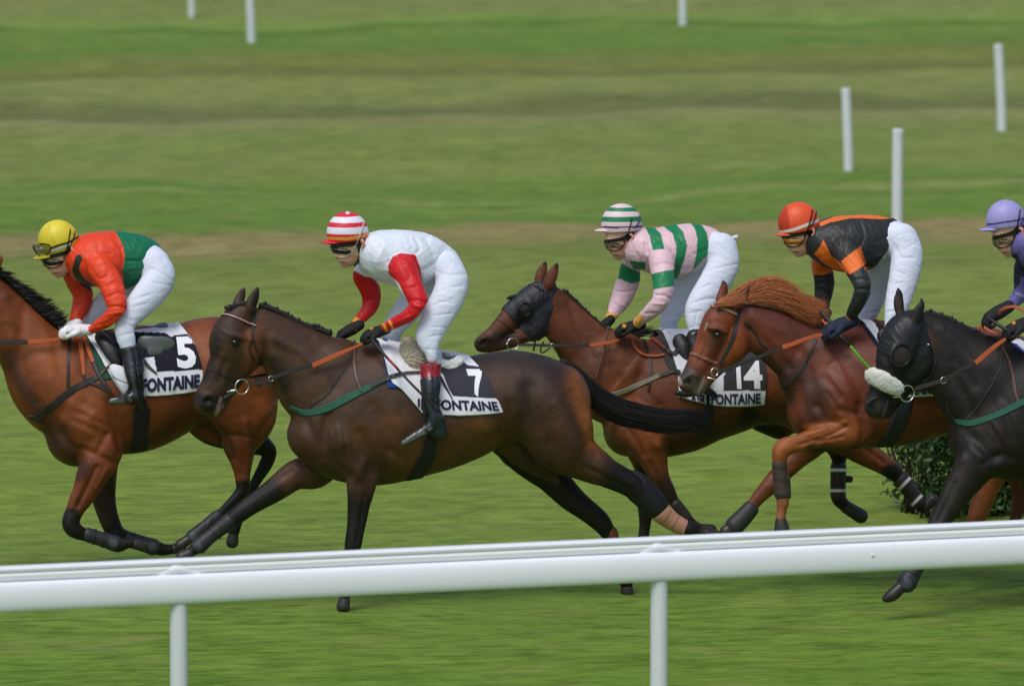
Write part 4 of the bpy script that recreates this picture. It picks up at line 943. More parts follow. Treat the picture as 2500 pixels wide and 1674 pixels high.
# ================================================================= HORSE 7 AND ITS RIDER
def horse7():
    fr = Frame(900, 0.0); A = V(450, 780, 2); H = V(460, 680, 4); B = V(900, 780, 4); P = V(0, 0, 1)
    root = empty("race_horse", fr, "dark bay race horse wearing saddle cloth number 7 and a green breastplate, nearest the rail", "horse", "race horses galloping to the left")
    dk, br, tn, bk = srgb(58, 44, 34), srgb(84, 60, 42), srgb(150, 92, 46), srgb(27, 24, 22)
    ops = [
      dict(st=[(640,560,138),(780,525,262),(930,462,350),(1080,462,318),(1230,459,279),(1350,440,252),(1480,396,229),(1600,372,221),(1700,382,215),(1780,402,206)], s=.8, sub=5),
    ]
    tr = [(640,560,138,0,1.15),(780,525,258,0,.78),(930,462,348,0,.68),(1080,462,318,0,.80),(1230,459,279,0,.92),(1350,440,252,0,1.0),(1480,396,229,0,1.04),(1600,372,221,0,1.06),(1700,382,215,0,1.08),(1780,402,206,0,1.05)]
    ops = [dict(st=tr, sub=4),
      dict(st=[(1720,400,190,.10,.8),(1815,520,180,.12,.75),(1850,600,150,.13,.75),(1920,665,108,.13,.8),(2010,718,84,.13,.8)], k=.03),
      dict(st=[(1720,400,190,-.10,.8),(1740,560,160,-.12,.75),(1700,650,115,-.13,.75)], k=.03),
      # near hind leg below the stifle
      dict(v=P, st=[(1410,1112,52,.13,.75),(1450,1137,41,.13),(1495,1160,34,.13),(1542,1184,31,.13),(1568,1204,31,.13,.9),(1590,1228,28,.13,.8),(1618,1253,21,.13,.75),(1650,1278,18,.13,.8),(1680,1291,21,.13),(1702,1296,16,.13),(1722,1302,18,.13)], k=.02),
      # far hind leg
      dict(st=[(1640,560,160,-.12,.7),(1720,690,105,-.13,.75),(1790,765,80,-.13,.8),(1880,862,66,-.13,.8),(1965,930,56,-.13,.8),(2030,985,50,-.13,.8),(2068,1040,38,-.13,.75),(2100,1110,27,-.13,.75),(2130,1190,26,-.13,.8),(2152,1262,38,-.13,.9),(2160,1300,28,-.13)], k=.02),
      # far foreleg, stretched forward
      dict(st=[(690,640,120,-.10,.7),(640,735,90,-.12,.8),(545,757,74,-.13,.8),(440,832,60,-.13,.8),(330,902,48,-.13,.8),(262,950,44,-.13,.85),(200,1000,33,-.13,.8),(130,1055,28,-.13,.8),(78,1098,36,-.13,.9),(35,1130,26,-.13)], k=.02),
      # near foreleg, carrying the weight
      dict(st=[(760,470,170,.10,.55),(840,640,130,.14,.5),(868,740,88,.15,.6),(862,830,70,.15,.75),(852,900,57,.15,.8),(840,1000,45,.15,.8),(826,1085,44,.15,.9),(818,1130,38,.15,.85),(806,1200,27,.15,.75),(795,1270,26,.15,.8),(788,1318,31,.15,.9),(783,1352,25,.15)], k=.03),
      # neck
      dict(v=H, st=[(690,450,170,0,.55),(740,500,195,0,.52),(815,555,224,0,.5),(984,715,298,0,.5),(1152,873,376,0,.52),(1278,990,440,0,.54),(1450,1090,510,0,.62)], k=.02),
      # head
      dict(v=H, st=[(560,335,105,0,.95),(480,400,148,0,.95),(400,590,195,0,.84),(400,760,188,0,.72),(330,900,163,0,.70),(268,1030,144,0,.72),(208,1130,138,0,.80),(176,1195,130,0,.88)], k=.012),
      dict(v=H, st=[(600,600,180,.012,.75),(580,735,165,.012,.72),(455,950,110,.0,.7),(360,1110,86,0,.7),(290,1240,84,0,.72),(230,1275,70,0,.8)], k=.02),
      dict(v=H, st=[(140,1240,78,.0,1.0),(215,1270,70,0,.9)], k=.012),
      # brow, nostril rim, cheek ridge
      dict(v=H, st=[(395,545,30,.075),(470,560,32,.085),(535,585,25,.08)], k=.015),
      dict(v=H, st=[(250,1150,30,.045),(200,1130,30,.05),(150,1165,26,.045)], k=.012),
      dict(v=H, st=[(190,1195,34,.07,1.2)], op='sub', k=.012),
      # ears
      dict(v=H, st=[(598,290,56,.05,.8),(628,215,60,.055,.5),(658,145,44,.055,.45),(676,95,20,.055,.5)], k=.012),
      dict(v=H, st=[(480,250,50,-.05,.8),(505,190,50,-.055,.5),(530,130,36,-.055,.45),(543,95,16,-.055,.5)], k=.012),
      dict(v=H, st=[(600,250,22,.09,.7),(625,190,22,.09,.6),(648,140,12,.085,.6)], op='sub', k=.008),
    ]
    cops = [  # presses and swells of the muscles, in window A pixels
      ([(700,470),(680,580),(720,690),(800,760)], 24, -.016), ([(600,500),(640,600),(660,680)], 20, -.012),
      ([(860,560),(900,640),(930,740)], 26, -.014), ([(760,560),(800,640),(830,720)], 40, .014), ([(920,420),(980,520),(1000,640)], 26, -.010),
      ([(700,640),(770,600)], 30, .010), ([(880,690),(850,760)], 22, .012), ([(1600,540),(1680,460),(1700,330)], 40, -.012), ([(1680,330),(1720,480),(1760,600)], 34, -.012),
      ([(1560,560),(1640,600),(1720,680)], 22, -.014), ([(1500,600),(1560,520),(1600,420)], 30, -.010), ([(1900,360),(1950,520),(2010,660)], 26, -.012),
      ([(1820,420),(1860,540),(1900,640)], 40, .010), ([(1300,240),(1330,420),(1300,640)], 60, .006), ([(1960,720),(2080,780),(2180,830)], 14, -.008),
      ([(1000,640),(1080,690),(1190,700)], 20, -.008), ([(560,560),(580,620)], 40, .012), ([(880,860),(862,980),(845,1080)], 10, -.008), ([(520,740),(420,800),(300,880)], 12, -.008),
      # neck: jugular groove and crest lines; head: cheekbone, jaw edge, veins (window H / 2 - 195)
      ([(390,190),(440,300),(500,420)], 16, -.012), ([(440,90),(560,150),(640,230)], 22, .008), ([(620,100),(700,200),(740,330)], 26, -.008), ([(330,120),(345,200),(330,260)], 10, -.008),
      ([(190,170),(150,260),(110,330)], 8, .006), ([(200,210),(170,300)], 9, -.006), ([(300,290),(230,370),(170,440)], 5, -.004), ([(140,400),(180,420)], 5, -.006)]
    pops = [
      ('s', [(1100,700),(1400,560),(1500,560)], 90, 160, srgb(116, 80, 46), None, .9), ('s', [(1330,350),(1420,420),(1440,560)], 60, 100, srgb(124, 84, 48), None, .8),
      ('s', [(860,560),(960,600),(1020,500)], 60, 110, srgb(112, 74, 44), None, .8), ('s', [(1900,280),(1950,420),(2010,600)], 50, 90, tn, None, .9), ('s', [(1820,500),(1840,600)], 50, 90, srgb(88, 58, 36), None, .7),
      ('s', [(1600,600),(1720,660)], 36, 50, srgb(96, 66, 46), None, .7), ('s', [(560,620),(640,560)], 50, 70, srgb(84, 54, 38), None, .6),
      ('s', [(1100,140),(1400,180),(1640,190),(1800,240)], 70, 120, srgb(60, 50, 44), None, .8), ('s', [(1650,320),(1680,480)], 45, 70, srgb(54, 42, 36), None, .7), ('s', [(1840,380),(1930,560)], 20, 50, srgb(70, 48, 36), None, .7),
      # black points on the legs
      ('s', [(400,850),(250,950),(80,1100),(20,1150)], 80, 60, bk, (-.3, -.02)), ('s', [(540,740),(500,780)], 40, 60, srgb(104, 68, 48), (-.3, -.02), .8),
      ('s', [(850,900),(830,1080),(790,1320),(775,1420)], 70, 80, bk, (.02, .3)), ('s', [(870,760),(858,850)], 36, 40, srgb(70, 46, 34), (.02, .3), .8),
      ('s', [(2150,790),(2280,880),(2440,1030)], 110, 90, bk, (.0, .3)), ('s', [(1560,640),(1700,690),(1880,850),(2040,980),(2160,1300)], 110, 50, srgb(24, 20, 19), (-.4, -.06)),
      # face and neck (window H)
      ]
    hp = lambda pts: [(x / 2 - 195 + 215, y / 2 - 50 - 0) for x, y in pts]
    def conv(pts): return [((460 + x / 4 - 450) * 2, (680 + y / 4 - 780) * 2) for x, y in pts]
    pops += [
      ('s', conv([(620,560),(640,740),(600,860)]), 40, 50, srgb(122, 70, 38), 'n', .8), ('s', conv([(700,380),(760,520)]), 30, 50, srgb(104, 68, 46), 'n', .8),
      ('s', conv([(800,620),(950,950)]), 10, 26, srgb(112, 80, 56), 'n', .7), ('s', conv([(850,800),(950,1050)]), 30, 40, srgb(40, 31, 26), None, .8),
      ('s', conv([(300,560),(240,760),(170,980)]), 26, 40, srgb(46, 36, 32), None, .8), ('s', conv([(460,620)]), 26, 26, srgb(34, 26, 23), 'n', .9),
      ('s', conv([(60,1150),(120,1180),(230,1250),(260,1180)]), 28, 26, srgb(40, 36, 36), None, .9), ('s', conv([(190,1190)]), 24, 12, srgb(22, 14, 13), None),
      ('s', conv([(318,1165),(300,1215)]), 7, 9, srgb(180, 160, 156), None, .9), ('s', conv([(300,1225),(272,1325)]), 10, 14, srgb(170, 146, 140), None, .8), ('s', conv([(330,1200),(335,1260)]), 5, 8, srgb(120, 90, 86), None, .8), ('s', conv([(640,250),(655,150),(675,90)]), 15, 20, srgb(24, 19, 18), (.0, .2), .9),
      ('s', conv([(440,430),(470,500)]), 12, 20, srgb(86, 56, 40), 'n', .8)]
    body = sculpt(fr, "body", ops, .008, M_COAT, root, A, br, pops, cops, smooth=2, wr=(.003, 9, 7, .2), cs=1.1)
    ball(fr, "eye", H, 455, 622, 31, .108, M_EYE, root, (1, .6, .8))
    # hooves
    hm = plain("hoof", srgb(44, 40, 38), .45, var=.2)
    sculpt(fr, "hoof", [dict(st=[(783,1362,26,.15),(776,1398,34,.15)], sub=3), dict(op='cut', st=[(700,1424),(860,1424)])], .006, hm, root, A, srgb(38,35,34))
    sculpt(fr, "hoof", [dict(st=[(2160,1310,30,-.13),(2164,1340,34,-.13)]), dict(op='cut', st=[(2100,1362),(2230,1356)])], .006, hm, root, A)
    sculpt(fr, "hoof", [dict(st=[(25,1140,27,-.13),(-12,1160,33,-.13)])], .006, hm, root, A)
    sculpt(fr, "hoof", [dict(v=P, st=[(1722,1302,18,.13),(1750,1311,17,.13)])], .006, hm, root, P)
    # leg boots and bandages
    lb = srgb(40, 42, 46)
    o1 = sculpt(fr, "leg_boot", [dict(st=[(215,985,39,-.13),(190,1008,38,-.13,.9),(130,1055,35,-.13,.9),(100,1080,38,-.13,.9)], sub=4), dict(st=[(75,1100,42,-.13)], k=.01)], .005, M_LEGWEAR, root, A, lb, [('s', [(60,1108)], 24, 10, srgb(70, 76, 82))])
    for q in ([(160,990),(215,1040)], [(130,1015),(180,1075)]): strap(fr, "boot_strap", A, q, 12, M_BLACKSTRAP, o1, [o1])
    sculpt(fr, "leg_boot", [dict(st=[(812,1165,36,.15,.9),(800,1240,34,.15,.9),(790,1300,37,.15)])], .006, M_LEGWEAR, root, A, lb)
    sculpt(fr, "hock_boot", [dict(v=P, st=[(1530,1158,14,.13),(1560,1170,18,.13),(1588,1215,31,.13,.85),(1606,1240,28,.13,.9)], k=.01), dict(v=P, st=[(1558,1195,33,.13,.9),(1598,1232,31,.13,.85)], k=.01)], .006, M_LEGWEAR, root, P, srgb(24, 25, 28))
    bd = sculpt(fr, "bandage", [dict(v=P, st=[(1614,1250,27,.13,.9),(1640,1271,23,.13,.9),(1668,1287,21,.13,.9)])], .005, M_LEGWEAR, root, P, srgb(176, 130, 106), [('s', [(1640,1245),(1618,1280)], 1, 2, srgb(90, 62, 50)), ('s', [(1660,1258),(1640,1292)], 1, 2, srgb(90, 62, 50))])
    sculpt(fr, "bandage", [dict(st=[(2082,1040,36,-.13,.9),(2100,1100,31,-.13,.9),(2118,1160,30,-.13,.9)])], .006, M_LEGWEAR, root, A, srgb(128, 66, 48))
    # mane and tail
    plait_row(fr, "mane", H, [(690,250),(780,275),(900,325),(1040,400),(1180,460),(1300,495),(1400,540)], 27, .0, M_MANE, root, 19)
    ball(fr, "forelock", H, 365, 282, 18, .0, M_MANE, root); 
    hair("forelock", [[fr.at(*px_of(H, x, y), l)[0] for x, y in ((560,230),(480,250),(400,280),(370,300))] for l in (-.03, .0, .04)] + [[fr.at(*px_of(H, x, y), .03)[0] for x, y in ((570,250),(490,290),(430,330),(390,340))]], 90, M_MANE, root, .004, 4, .006)
    tail_hair(fr, A, [(1840,215,12),(1900,258,24),(1960,330,36),(2030,395,46),(2120,445,52),(2220,472,46),(2330,492,40),(2430,492,36),(2500,488,24),(2560,484,12)], 1400, M_MANE, root, rad=.003)
    # tack
    T = [body]
    girth = strap(fr, "girth", A, [(1215,490),(1205,590),(1170,700),(1125,772)], [70, 70, 84, 96], M_GIRTH, root, T, th=.008)
    bp = patch(fr, "pad", B, [(185,665),(172,500),(120,300),(96,215)], [(300,670),(280,500),(220,300),(180,200)], T, M_BLUEPAD, root, lift=.008, nu=10, nv=30, over=.1)
    c_w, c_d = (.74, .76, .82), srgb(58, 58, 66)
    cloth = patch(fr, "saddle_cloth", B, [(520,912),(330,690),(215,590),(150,370),(92,200)], [(1312,905),(1268,800),(1222,740),(1160,560),(1070,450),(985,362)], T + [bp], M_CLOTH, root,
        regions(c_w, [([(640,430),(930,415),(960,440),(1070,452),(1160,520),(1260,745),(1225,768),(820,745),(765,650),(720,530)], c_d), ([(455,740),(500,760),(530,905),(520,912)], c_w)]), nu=90, nv=70, lift=.012, sag=26)
    CT = [cloth]
    sign_text(fr, B, "IREFONTAINE", "lettering", [(478,872),(1275,884),(1250,800),(478,768)], CT, M_INK, cloth, bold=.035)
    sign_text(fr, B, "7", "number", [(1030,728),(1118,728),(1128,482),(950,482)], CT, M_WHITEINK, cloth, bold=.05)
    girth2 = strap(fr, "stirrup_strap", B, [(700,560),(740,640),(815,775)], [30, 30, 10], M_BLACKSTRAP, root, CT + T)
    fle = sculpt(fr, "fleece", [dict(v=B, st=[(380,225,60,.11,.8),(400,300,95,.15,.5),(450,400,90,.19,.35),(470,460,50,.2,.3)], sub=4), dict(v=B, st=[(480,240,60,.06),(520,330,60,.17,.5),(520,420,60,.19,.5)], k=.02), dict(v=B, st=[(380,225,50,-.1),(400,290,60,-.14)], k=.02), dict(v=B, st=[(380,225,50,-.1),(380,225,50,.1)], k=.02)], .006, M_FLEECE, root, B, wr=(.012, 80, 4, .6))
    hair("fleece_tuft", [[fr.at(*px_of(B, x, y), .02)[0] for x, y in ((680,345),(720,330),(760,345))] for k in range(2)], 60, M_FLEECE, fle, .003, 3, .008)
    rim = sculpt(fr, "saddle_pad", [dict(v=B, st=[(690,440,58,.15,.45),(780,445,55,.16,.4),(870,420,48,.14,.5),(905,385,32,.1,.8)], sub=4), dict(v=B, st=[(690,400,50,-.15,.45),(870,385,40,-.14,.5)], k=.02), dict(v=B, st=[(870,390,30,-.12),(870,390,30,.12)], k=.02)], .006, M_WFLEECE, root, B, wr=(.008, 80, 5, .6))
    sculpt(fr, "saddle", [dict(v=B, st=[(300,290,30,.05),(560,370,40,.0,3.0),(700,385,38,0,3.4),(800,390,40,0,3.6),(870,385,34,0,3.2),(893,382,18,0,3)], sub=4), dict(v=B, st=[(520,430,70,.185,.2),(560,540,70,.21,.2),(540,640,50,.225,.2)], k=.02)], .007, M_SEAT, root, B)
    strap(fr, "breastplate", A, [(520,425),(600,455),(700,430),(800,380),(900,330),(985,290)], [16, 32, 40, 42, 36, 28], M_GREEN, root, T, th=.006, label="green webbing breastplate")
    strap(fr, "buckle_strap", A, [(905,322),(1000,285),(1060,265)], [30, 24, 18], M_BLACKSTRAP, root, T + CT, lift=.010)
    strap(fr, "girth_strap", A, [(1050,268),(1090,262),(1150,260)], 14, M_BROWNSTRAP, root, T + CT, lift=.010)
    strap(fr, "martingale", H, [(1590,560),(1615,640),(1615,780),(1640,960),(1690,1100)], 26, M_BROWNSTRAP, root, T, lift=.012)
    strap(fr, "martingale", H, [(1610,640),(1570,800),(1440,1000),(1340,1140),(1180,1250)], 18, M_BLACKSTRAP, root, T)
    # bridle
    bri = strap(fr, "bridle", H, [(640,290),(632,420),(630,560),(650,640),(690,760),(715,860)], [36, 34, 30, 24, 22, 20], M_BLACKSTRAP, root, T)
    bb = strap(fr, "browband", H, [(330,350),(400,358),(500,392),(590,435),(665,465)], 22, M_CRIMSON, bri, T, lift=.004, label="red browband set with white squares")
    Q = catmull([(340,352),(400,360),(500,394),(590,437),(655,463)], 6); parts = []
    PP, NN = hits(fr, H, T, Q); PP = PP + NN * .011
    for i in range(len(PP) - 1):
        for t in (.25,):
            c = PP[i] * (1 - t) + PP[i + 1] * t; d_ = (PP[i + 1] - PP[i]) * .26; parts.append(ribbon(np.array([c - d_, c + d_]), np.array([NN[i], NN[i]]), .0085, .002))
    v, f = merge(parts); mesh_obj("browband_stones", v, f, M_FRAMEW, bb, smooth=False)
    strap(fr, "cheek_strap", H, [(620,600),(590,680),(640,780),(715,850),(712,940)], 14, M_BLACKSTRAP, bri, T)
    strap(fr, "noseband", H, [(165,870),(260,900),(360,945),(440,985),(470,1010)], 28, M_BLACKSTRAP, bri, T)
    strap(fr, "cheek_strap", H, [(470,1010),(560,970),(720,880)], 18, M_BLACKSTRAP, bri, T)
    ring(fr, "bit_ring", H, 522, 1055, 72, 6, .085, M_STEEL, bri)
    tube(fr, "bit", H, [(370,1105,6,.07),(420,1095,12,.085),(475,1085,11,.09)], M_STEEL, bri)
    tube(fr, "chin_strap", H, [(340,1165,12,.06),(400,1140,22,.05),(470,1105,14,.07)], M_BLACKSTRAP, bri)
    LL = [.10, .13, .17, .19]
    rein = strap(fr, "rein", H, [(590,1035),(700,1010),(800,975),(1000,905),(1215,835)], [34, 40, 40, 36, 42], M_BLACKSTRAP, root, [], ls=[.09,.11,.12,.14,.17])
    strap(fr, "rein_grip", H, [(1212,850),(1450,745),(1700,635)], [46, 48, 20], M_TAN, rein, [], ls=[.17,.185,.19], th=.006)
    strap(fr, "rein_stop", H, [(665,965),(690,1060)], 40, M_BLACKSTRAP, rein, [], ls=[.105,.105])
    strap(fr, "rein_stop", H, [(745,1050),(820,970)], 18, M_BLACKSTRAP, rein, [], ls=[.12,.125])
    ring(fr, "rein_ring", H, 805, 978, 26, 4, .125, M_STEEL, rein)
    strap(fr, "rein", H, [(440,990),(900,900),(1380,720)], 26, M_BLACKSTRAP, rein, [], ls=[-.09,-.14,-.14])
    return fr, root, body, cloth
F7, R7, B7, C7 = horse7()
def rider7():
    fr = F7; J = V(760, 500, 4); B = V(900, 780, 4)
    torso = [tb(640,285,545,600,.0,1.15), tb(760,252,650,740,0,1.12), tb(950,246,860,800,0,1.0), tb(1110,278,1060,775,0,.88), tb(1230,345,1190,730,0,.86), (1310,560,150,0,.95)]
    narm = [(870,590,105,.15,1.0),(905,640,135,.18,.8),(960,770,118,.20,.8),(1020,880,105,.21,.8),(1050,970,92,.215,.8),(1005,1040,80,.20,.85),(920,1100,68,.18,.9),(820,1150,60,.16,.9),(745,1190,54,.145,.9),(715,1206,52,.14,.9)]
    farm = [(560,620,90,-.12,1.0),(500,690,100,-.17,.8),(560,800,105,-.19,.8),(588,900,98,-.2,.8),(570,1000,82,-.19,.85),(510,1080,62,-.17,.9),(450,1140,52,-.15,.9),(432,1165,50,-.145,.9)]
    nleg = [(1330,610,150,.08,.8),(1375,750,162,.12,.75),(1335,900,165,.17,.7),(1260,1040,158,.22,.65),(1190,1180,145,.26,.6),(1150,1280,132,.29,.6),(1155,1360,98,.31,.7),(1172,1430,66,.325,.85),(1180,1500,52,.33)]
    fleg = [(1280,620,150,-.08,.8),(1180,780,150,-.12,.75),(1020,930,145,-.16,.7),(900,1070,130,-.2,.7),(815,1180,108,-.24,.7),(790,1260,90,-.27,.75),(800,1330,70,-.3,.8)]
    red, gold = srgb(204, 20, 28), srgb(226, 168, 48)
    sleeve_n = [(870,470),(1015,488),(1060,600),(1085,760),(1150,900),(1180,1050),(900,1300),(620,1300),(650,1150),(860,1000),(940,940),(850,760),(760,680),(750,600),(790,510)]
    sleeve_f = [(350,600),(420,640),(520,700),(600,710),(650,770),(760,800),(760,1200),(300,1300),(350,1000)]
    jc = [([(620,330),(690,450),(760,600)], 26, -.014), ([(700,420),(640,560)], 22, .010), ([(1010,300),(1060,420),(1030,470)], 16, -.010), ([(1100,640),(1220,560),(1330,480)], 20, -.014), ([(1090,720),(1200,660),(1320,620)], 18, .012),
          ([(860,560),(960,700),(900,760)], 18, -.009), ([(960,940),(1060,930),(1130,970)], 12, -.014), ([(1000,980),(1080,1000)], 12, .012), ([(1120,330),(1200,480)], 20, -.009), ([(470,960),(560,930),(680,900)], 12, -.010), ([(560,500),(600,640),(650,740)], 20, -.010),
          ([(900,820),(1020,800)], 14, -.009), ([(860,1110),(960,1060)], 12, -.008), ([(1020,520),(1060,640),(1090,740)], 9, -.014)]
    pop = [('p', sleeve_n, red, (.075, .5)), ('p', sleeve_f, red, (-.5, -.06))]
    cuff = lambda a, b, sd: [('s', [a[0], b[0]], 12, 5, gold, sd), ('s', [a[1], b[1]], 12, 5, gold, sd)]
    pop += cuff(((755,1115),(695,1140)), ((800,1215),(745,1255)), (.07, .5)) + cuff(((430,1105),(415,1130)), ((500,1150),(485,1172)), (-.5, -.06))
    kb = srgb(30, 30, 30); W_ = (.78, .78, .88)
    root, body, jacket, cap = make_rider(fr, J, "crouching jockey in white jacket with red sleeves and a red and white striped helmet", torso, narm, farm, nleg, fleg, (495,385), (332,600),
        (.72, .78, .88), pop, jc, [(1104,772),(1350,440)], [(600,470,110,0,.8),(560,440,84,0,.75)], (345,262,192,0,.80), [(110,366,12,0,5.0),(180,366,15,0,5.6),(260,365,20,0,4.6)], [(120,384),(560,318)], srgb(218, 34, 58),
        [('p', [(60,108),(330,122),(600,100),(600,150),(480,172),(330,182),(60,160)], W_), ('p', [(60,212),(330,226),(600,205),(600,255),(470,285),(330,292),(60,272)], W_),
         ('p', [(60,310),(350,318),(480,296),(600,250),(600,278),(480,328),(350,346),(60,340)], srgb(228, 160, 52)), ('s', [(355,70)], 22, 6, (.75, .75, .82))], "red and white striped helmet",
        gloves=[(700,1222,560,1270,.15,1,M_GLOVE,None,kb,1.15,[('s', [(585,1200)], 18, 12, srgb(190, 130, 30))]), (440,1190,330,1250,-.10,-1,M_GLOVE,None,kb,1.15,[('s', [(440,1225)], 8, 8, srgb(190, 90, 30))])],
        breech_carve=[([(1100,900),(1200,860),(1300,830)], 12, -.010), ([(1120,1000),(1250,960),(1380,920)], 12, -.009), ([(1240,940),(1390,960)], 10, -.009), ([(1200,1080),(1370,1060)], 10, -.010), ([(1180,1190),(1310,1200)], 10, -.009), ([(1150,1290),(1270,1270)], 10, -.010),
            ([(1130,1410),(1220,1420)], 9, -.009), ([(1180,620),(1300,680),(1500,680)], 14, -.009), ([(1350,480),(1440,600)], 12, -.007), ([(900,1180),(980,1080)], 14, -.009), ([(1480,790),(1380,800)], 8, -.008)],
        extra_legs=[[(1180,1480,36,.33),(1180,1700,38,.35),(1200,1880,32,.36)]])
    ball(fr, "helmet_button", J, 355, 74, 22, 0, M_FRAMEW, cap, (1.2, 1.2, .5))
    bt = boot(fr, B, [(594,330,100,.285,.75),(600,385,104,.29,.75),(606,470,98,.30,.75),(605,550,92,.315,.75),(612,650,84,.345,.8),(612,760,76,.35,.8),(625,880,66,.355,.85),(655,960,64,.36,.9)],
        [[(655,960,66,.36,.9),(690,1040,62,.36,.8),(700,1090,50,.365,.7)], [(640,1000,56,.36,.9),(560,1075,42,.365,.95),(450,1135,38,.37,1.0),(370,1185,30,.375,1.0),(340,1205,20,.375,1.0)], [(720,1120,40,.36,.8),(650,1125,26,.36,.9)]], root,
        cuff=([(440,300),(760,300),(760,548),(620,556),(500,572),(440,600)], srgb(140, 22, 32)), sole=([(340,1205),(430,1155),(600,1070)], 26), col=srgb(34, 42, 50), top=[(760,366),(440,376)])
    strap(fr, "stirrup_leather", B, [(512,585),(528,700),(535,820),(548,950)], [24,28,30,28], M_BLACKSTRAP, root, [], ls=[.33,.345,.355,.36])
    strap(fr, "stirrup", B, [(560,890),(530,960),(545,1050),(600,1110),(680,1110)], 20, M_BLK, root, [bt], lift=.004)
    boot(fr, B, [(480,420,80,-.28,.8),(540,650,70,-.33,.8),(560,880,60,-.34,.8),(560,1000,60,-.34)], [[(560,1000,60,-.34),(480,1060,45,-.35),(400,1090,36,-.35)]], root)
    return root
rider7()
def whip7():
    fr = F7; B = V(900, 780, 4)
    o = empty("riding_whip", fr, "slim dark whip with a red and white checked grip held by the red-sleeved jockey", "whip")
    tube(fr, "grip", B, [(30,190,16,.20),(60,230,18,.21),(165,355,14,.26),(280,480,11,.32)], M_BLACKSTRAP, o)
    tube(fr, "checked_band", B, [(180,372,14,.267),(275,472,13,.318)], M_CRIMSON, o, label="red and white checked band")
    tube(fr, "shaft", B, [(280,480,13,.32),(430,640,13,.40),(560,770,12,.43),(690,905,12,.43)], M_BLACKSTRAP, o)
whip7()
